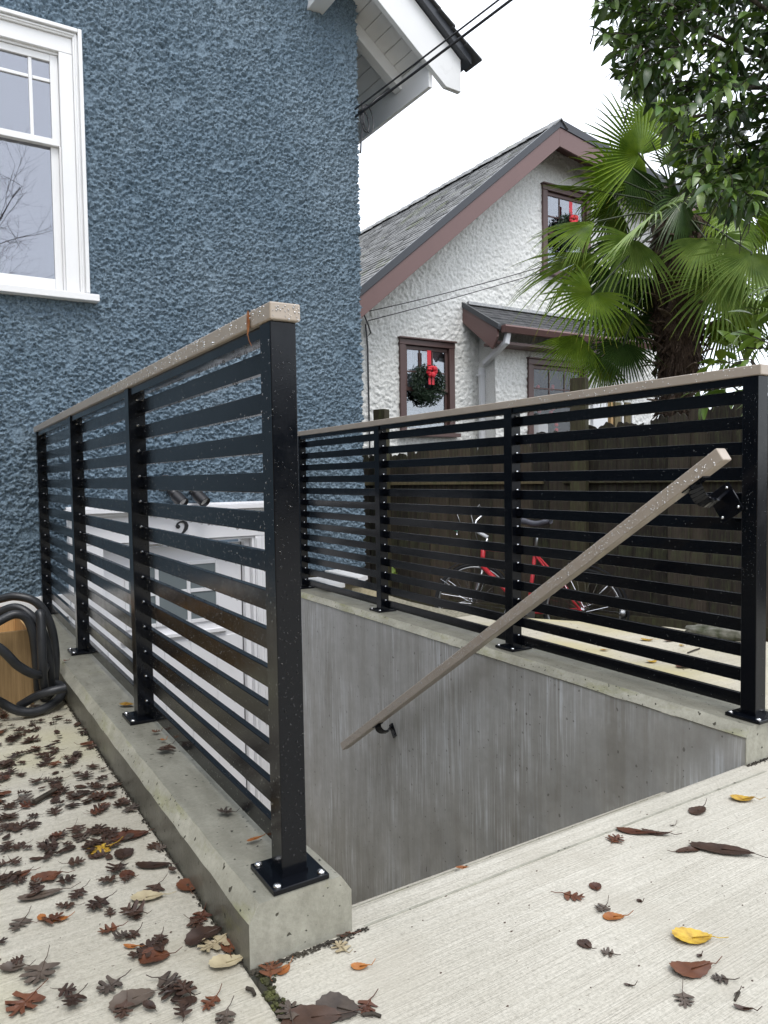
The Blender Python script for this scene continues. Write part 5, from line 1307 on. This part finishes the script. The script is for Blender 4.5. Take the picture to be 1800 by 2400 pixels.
# single leaves one can point to: (pixel, kind, length, material, turn, label)
SL = [((238, 1990), 'lobed', .072, 'lf_yellow', 2.2, 'bright yellow lobed leaf on the patio touching a round dark leaf'),
      ((290, 2004), 'round', .058, 'lf_dark', 0.2, 'round dark maroon leaf right of the bright yellow leaf'),
      ((305, 1960), 'oval', .10, 'lf_red', 2.0, 'long rust-brown leaf behind the round dark leaf'),
      ((228, 1980), 'long', .085, 'lf_dark', 2.1, 'rolled dark brown leaf left of the yellow leaf'),
      ((360, 2030), 'long', .095, 'lf_dark', 1.5, 'rolled black-brown leaf lying by the curb near the round leaves'),
      ((300, 2052), 'round', .042, 'lf_red', 1.0, 'small round reddish leaf in front of the round dark leaf'),
      ((345, 2104), 'oval', .075, 'lf_pale', 1.7, 'curled tan leaf on the patio halfway along the curb'),
      ((440, 2078), 'round', .06, 'lf_red', .5, 'crumpled glossy reddish leaf against the foot of the curb'),
      ((110, 2057), 'oval', .075, 'lf_red', 1.9, 'rust and grey elongated leaf lying on the patio at the left'),
      ((47, 2052), 'oval', .052, 'lf_red', 2.2, 'small red-brown oval leaf near the left frame edge'),
      ((95, 2100), 'long', .10, 'lf_grey', 2.0, 'dark ragged grey-brown leaf at the left on the patio'),
      ((142, 2155), 'oval', .034, 'lf_orange', 1.9, 'small orange leaf on the bare patio concrete at the left'),
      ((98, 2152), 'oval', .030, 'lf_orange', .6, 'tiny orange leaf beside a dark lobed leaf at the left'),
      ((48, 2165), 'lobed', .062, 'lf_grey', 3.1, 'grey-brown lobed leaf with a long upright stem at the far left'),
      ((258, 2180), 'lobed', .045, 'lf_red', 2.0, 'small russet lobed leaf with its stem to the left on the patio'),
      ((258, 2140), 'lobed', .036, 'lf_dark', .4, 'small dark star-shaped leaf in the middle of the patio'),
      ((312, 2192), 'lobed', .036, 'lf_dark', 2.6, 'small dark leaf with raised stem in the middle of the near patio'),
      ((375, 2200), 'lobed', .034, 'lf_dark', 3.1, 'small dark leaf with an upright stem near the curb corner'),
      ((308, 2220), 'long', .036, 'lf_orange', 1.4, 'narrow red-orange leaf on the patio near the curb corner'),
      ((362, 2245), 'round', .062, 'lf_red', 1.9, 'brown pointed leaf with a dark stem left of the curb corner'),
      ((478, 2195), 'oval', .085, 'lf_dark', 2.3, 'black-brown rolled leaf heap piece by the curb corner'),
      ((505, 2212), 'lobed', .080, 'lf_pale', 2.5, 'pale cream lobed leaf at the curb corner'),
      ((535, 2220), 'oval', .050, 'lf_red', .3, 'reddish brown leaf tucked under the pale leaf at the curb corner'),
      ((530, 2258), 'oval', .070, 'lf_pale', 1.9, 'peach coloured crinkled leaf at the slab joint'),
      ((470, 2150), 'lobed', .06, 'lf_red', 3.0, 'brown lobed leaf at the foot of the curb near its corner'),
      ((95, 2280), 'lobed', .075, 'lf_grey', 3.3, 'large grey-brown lobed leaf with upright stem in the bottom left corner'),
      ((60, 2350), 'lobed', .070, 'lf_red', 2.9, 'lobed brown leaf at the very bottom left of the photo'),
      ((30, 2270), 'oval', .05, 'lf_grey', 1.6, 'narrow grey leaf at the left edge near the bottom'),
      ((260, 2312), 'lobed', .052, 'lf_grey', 2.6, 'grey-brown lobed leaf at the bottom centre left'),
      ((310, 2345), 'oval', .085, 'lf_grey', 2.1, 'long dull grey-brown leaf near the bottom edge of the patio'),
      ((415, 2325), 'lobed', .068, 'lf_dark', 1.3, 'dark brown lobed leaf on the patio below the curb corner'),
      ((392, 2300), 'lobed', .050, 'lf_grey', 4.5, 'grey lobed leaf just behind the dark brown one below the curb corner'),
      ((495, 2350), 'lobed', .045, 'lf_red', 2.7, 'brown leaf with upright stem left of the joint'),
      ((528, 2385), 'lobed', .045, 'lf_grey', 3.1, 'grey-brown leaf with tall stem at the bottom edge left of the joint'),
      ((635, 2275), 'lobed', .058, 'lf_red', .1, 'brown lobed leaf standing over the slab joint'),
      ((665, 2275), 'oval', .036, 'lf_orange', 2.6, 'small orange serrated leaf right of the slab joint'),
      ((680, 2375), 'lobed', .055, 'lf_grey', .3, 'grey-brown leaf on the joint at the bottom edge'),
      ((805, 2186), 'lobed', .045, 'lf_red', 1.2, 'small brown leaf with its stem to the right below the steps'),
      ((800, 2222), 'lobed', .048, 'lf_pale', .6, 'pale grey-tan crumpled leaf in front of the curb end'),
      ((843, 2267), 'oval', .036, 'lf_orange', 1.5, 'small orange pointed leaf on the driveway near the curb end'),
      ((860, 2360), 'lobed', .045, 'lf_red', 2.8, 'reddish lobed leaf with upright stem at the bottom edge'),
      ((790, 2365), 'round', .085, 'lf_grey', 1.2, 'large dark crumpled leaf at the bottom edge of the driveway'),
      ((730, 2392), 'oval', .11, 'lf_dark', 1.75, 'big glossy ribbed brown leaf cut by the bottom edge'),
      ((1740, 1875), 'oval', .070, 'lf_yellow', 1.4, 'yellow leaf curled under a dark one at the far right of the driveway'),
      ((1636, 1901), 'oval', .070, 'lf_dark', 2.3, 'brown oval leaf with a yellow corner left of the curled yellow leaf'),
      ((1575, 1936), 'long', .014, 'lf_dark', 1.2, 'tiny dark scrap between the leaves on the driveway'),
      ((1490, 1951), 'long', .105, 'lf_red', 1.25, 'narrow red-brown serrated leaf on the driveway near the steps'),
      ((1537, 1954), 'long', .075, 'lf_dark', 1.2, 'thin dark strip leaf right of the red-brown narrow leaf'),
      ((1441, 1970), 'lobed', .048, 'lf_red', 5.6, 'small dark lobed leaf closest to the steps edge on the driveway'),
      ((1612, 1994), 'long', .070, 'lf_dark', 4.9, 'dark curved leaf with an upright stem on the driveway'),
      ((1691, 1994), 'long', .155, 'lf_dark', 1.15, 'large long dark brown serrated leaf on the driveway'),
      ((1396, 2080), 'round', .034, 'lf_red', 0., 'small triangular red-brown leaf with stem pointing up'),
      ((1340, 2102), 'lobed', .055, 'lf_red', 4.3, 'brown lobed leaf left of the triangular leaf'),
      ((1413, 2130), 'lobed', .040, 'lf_grey', 2.3, 'small grey lobed leaf just above the plain orange leaf'),
      ((1438, 2150), 'oval', .048, 'lf_orange', 1.6, 'plain orange oval leaf in the middle of the driveway'),
      ((1371, 2214), 'round', .034, 'lf_dark', .4, 'small dark curled leaf on the open driveway'),
      ((1427, 2235), 'lobed', .030, 'lf_grey', 1., 'tiny grey leaf scrap right of the dark curled leaf'),
      ((1499, 2112), 'round', .014, 'lf_dark', .4, 'tiny black crumb right of the orange leaf'),
      ((1622, 2200), 'oval', .082, 'lf_yellow', 1.45, 'large golden yellow leaf with brown blotches on the right'),
      ((1620, 2275), 'oval', .085, 'lf_red', 1.7, 'large glossy copper leaf below the golden yellow one'),
      ((1692, 2296), 'lobed', .036, 'lf_grey', 1.4, 'small black lobed leaf right of the copper leaf'),
      ((1603, 2343), 'lobed', .042, 'lf_grey', 2.9, 'small dark grey maple-like leaf at the lower right'),
      ((1640, 2241), 'round', .012, 'lf_dark', 2., 'tiny dark crumb between the golden and copper leaves'),
      ((1742, 2365), 'long', .034, 'lf_dark', 1.2, 'small narrow dark leaf at the bottom right corner'),
      ((1473, 2310), 'long', .018, 'lf_dark', 1.2, 'tiny dark scrap at the bottom centre of the driveway'),
      ((1727, 2330), 'long', .016, 'lf_grey', 2.2, 'tiny twig scrap above the narrow dark leaf at the lower right')]
for i, (pp, kd, L, m_, rz, lab) in enumerate(SL):
    me = dead_leaf(kd, L*.88, 500+i, .40 if kd != 'lobed' else .28).mesh('fallen_leaf', M[m_], True)
    p = onz(*pp, GZ+.001); place(me, p, rz-YAW, 1., lab, None, (rg.gauss(0, .025), rg.gauss(0, .025)))
# leaves lying on the left curb and on the far path
for i, (pp, z, kd, L, m_, rz, lab) in enumerate((((296, 1651), -.75, 'oval', .05, 'lf_yellow', 1.3, 'yellow-tan leaf on the curb top by the third post'), ((390, 1757), -.75, 'lobed', .055, 'lf_dark', 3., 'dark lobed leaf on the curb top between two posts'),
        ((382, 1735), -.75, 'oval', .018, 'lf_orange', 1., 'tiny orange leaf scrap on the curb top'), ((530, 1904), -.75, 'lobed', .040, 'lf_grey', 1.3, 'grey leaf on the curb top behind the near post'), ((596, 1968), -.75, 'long', .034, 'lf_orange', 2.2, 'small orange-brown leaf on the curb top close to the near post'),
        ((366, 1716), -.75, 'lobed', .025, 'lf_red', 1.3, 'tiny russet leaf beside a post plate on the curb top'), ((154, 1549), -.75, 'oval', .022, 'lf_red', 1.3, 'tiny brown leaf on the curb top near the hose'),
        ((1517, 1500), GZ, 'oval', .065, 'lf_yellow', 1.2, 'yellow leaf on the path behind the far railing near a twig'), ((1528, 1551), GZ, 'oval', .055, 'lf_yellow', 1.8, 'second yellow leaf on the far path, nearer the curb'), ((1604, 1563), GZ, 'oval', .075, 'lf_red', 1.5, 'brown-red leaf on the far path by the railing'),
        ((1568, 1502), GZ, 'oval', .05, 'lf_red', 1.5, 'small reddish leaf on the far path below the fence'), ((1416, 1524), GZ, 'oval', .04, 'lf_yellow', 1.2, 'small tan leaf on the far path under the handrail end'), ((1598, 1513), GZ, 'oval', .03, 'lf_yellow', .2, 'tiny yellow leaf on the far path'),
        ((1085, 2034), -1.046, 'long', .04, 'lf_orange', 1.5, 'small orange leaf on the first step by the streaked wall'), ((1782, 1500), GZ, 'oval', .05, 'lf_red', .8, 'reddish leaf beyond the far right post'))):
    me = dead_leaf(kd, L, 700+i, .5).mesh('fallen_leaf', M[m_], True); place(me, onz(*pp, z+.003), rz-YAW, 1., lab)
o = dead_leaf('long', .05, 990, .2).build('fallen_leaf', M['lf_orange'], None, label='thin rust-red leaf stuck to the underside of the near top rail', cat='leaf')
o.location = onx(578, 757, .538); o.rotation_euler = (R(95), R(8), R(90))
# twigs
for i, (a, b, r_, lab) in enumerate((((690, 2316), (705, 2330), .0035, 'short black twig on the patio left of the joint'), ((80, 1880), (130, 1852), .008, 'thick curled bark strip in the leaf litter'), ((850, 2378), (893, 2382), .003, 'dark twig beside the big crumpled leaf at the bottom edge'),
        ((1612, 1530), (1640, 1520), .004, 'dark straight twig on the far path'), ((1722, 2345), (1733, 2325), .0022, 'thin brown twig at the lower right of the driveway'))):
    if i == 0: a, b = (578, 2316), (597, 2332)
    A_, B_ = onz(*a, GZ+r_), onz(*b, GZ+r_); MB().tube([A_, A_.lerp(B_, .5)+Vector((.003, 0, .002)), B_], r_, 6).build('twig', M['twig'], None, label=lab, cat='twig')

# ================================================================== SURROUNDINGS (seen in reflections, and from other positions)
def added_hedge(label, x0, x1, y0, y1, h, seed, n):  # unseen greenery, added to darken what the black railings reflect
    t = thing('added_hedge', label, 'added_hedge', ((x0+x1)/2, (y0+y1)/2, GZ)); rg = random.Random(seed)
    wbox('core', (-(x1-x0)/2+.15, -(y1-y0)/2+.15, 0), ((x1-x0)/2-.15, (y1-y0)/2-.15, h-.15), M['added_hedge'], t)
    mb = MB()
    for _ in range(n):
        x = rg.uniform(-.5, .5)*(x1-x0); y = rg.uniform(-.5, .5)*(y1-y0); z = rg.uniform(0, h)
        f_ = rg.random()
        if f_ < .2: z = h+rg.uniform(-.15, .1)
        elif (x1-x0) < (y1-y0): x = rg.choice((-.5, .5))*(x1-x0)+rg.gauss(0, .07)
        else: y = rg.choice((-.5, .5))*(y1-y0)+rg.gauss(0, .07)
        a = Vector((rg.gauss(0, 1), rg.gauss(0, 1), rg.gauss(0, 1))).normalized()*.09; b = a.orthogonal().normalized()*.05; p = Vector((x, y, z)); mb.add([p-a, p+b, p+a, p-b], [(0, 1, 2, 3)])
    mb.build('leaves', M['added_hedge'], t, kind='stuff')
added_hedge('tall dark evergreens added unseen left of the patio to darken railing reflections', -4.6, -3.3, -8, 4.6, 4.2, 1, 9000)
added_hedge('dark evergreens added unseen behind the camera to darken post reflections', -9, 12, -14.5, -13, 2.9, 2, 9000)
wf = thing('fence', 'brown timber fence in front of the added evergreens at the left of the patio', 'fence', (-3.2, 0, GZ))
for i in range(56):
    y = -4+.15*i; wbox('board', (-.02, y, 0), (0, y+.145, 1.25), M['crate'], wf)
bare_tree('bare_tree', 'large bare winter tree behind the driveway, mirrored in the window', (.55, -13.6, GZ), 13.2, 6, 14, .075, .70)
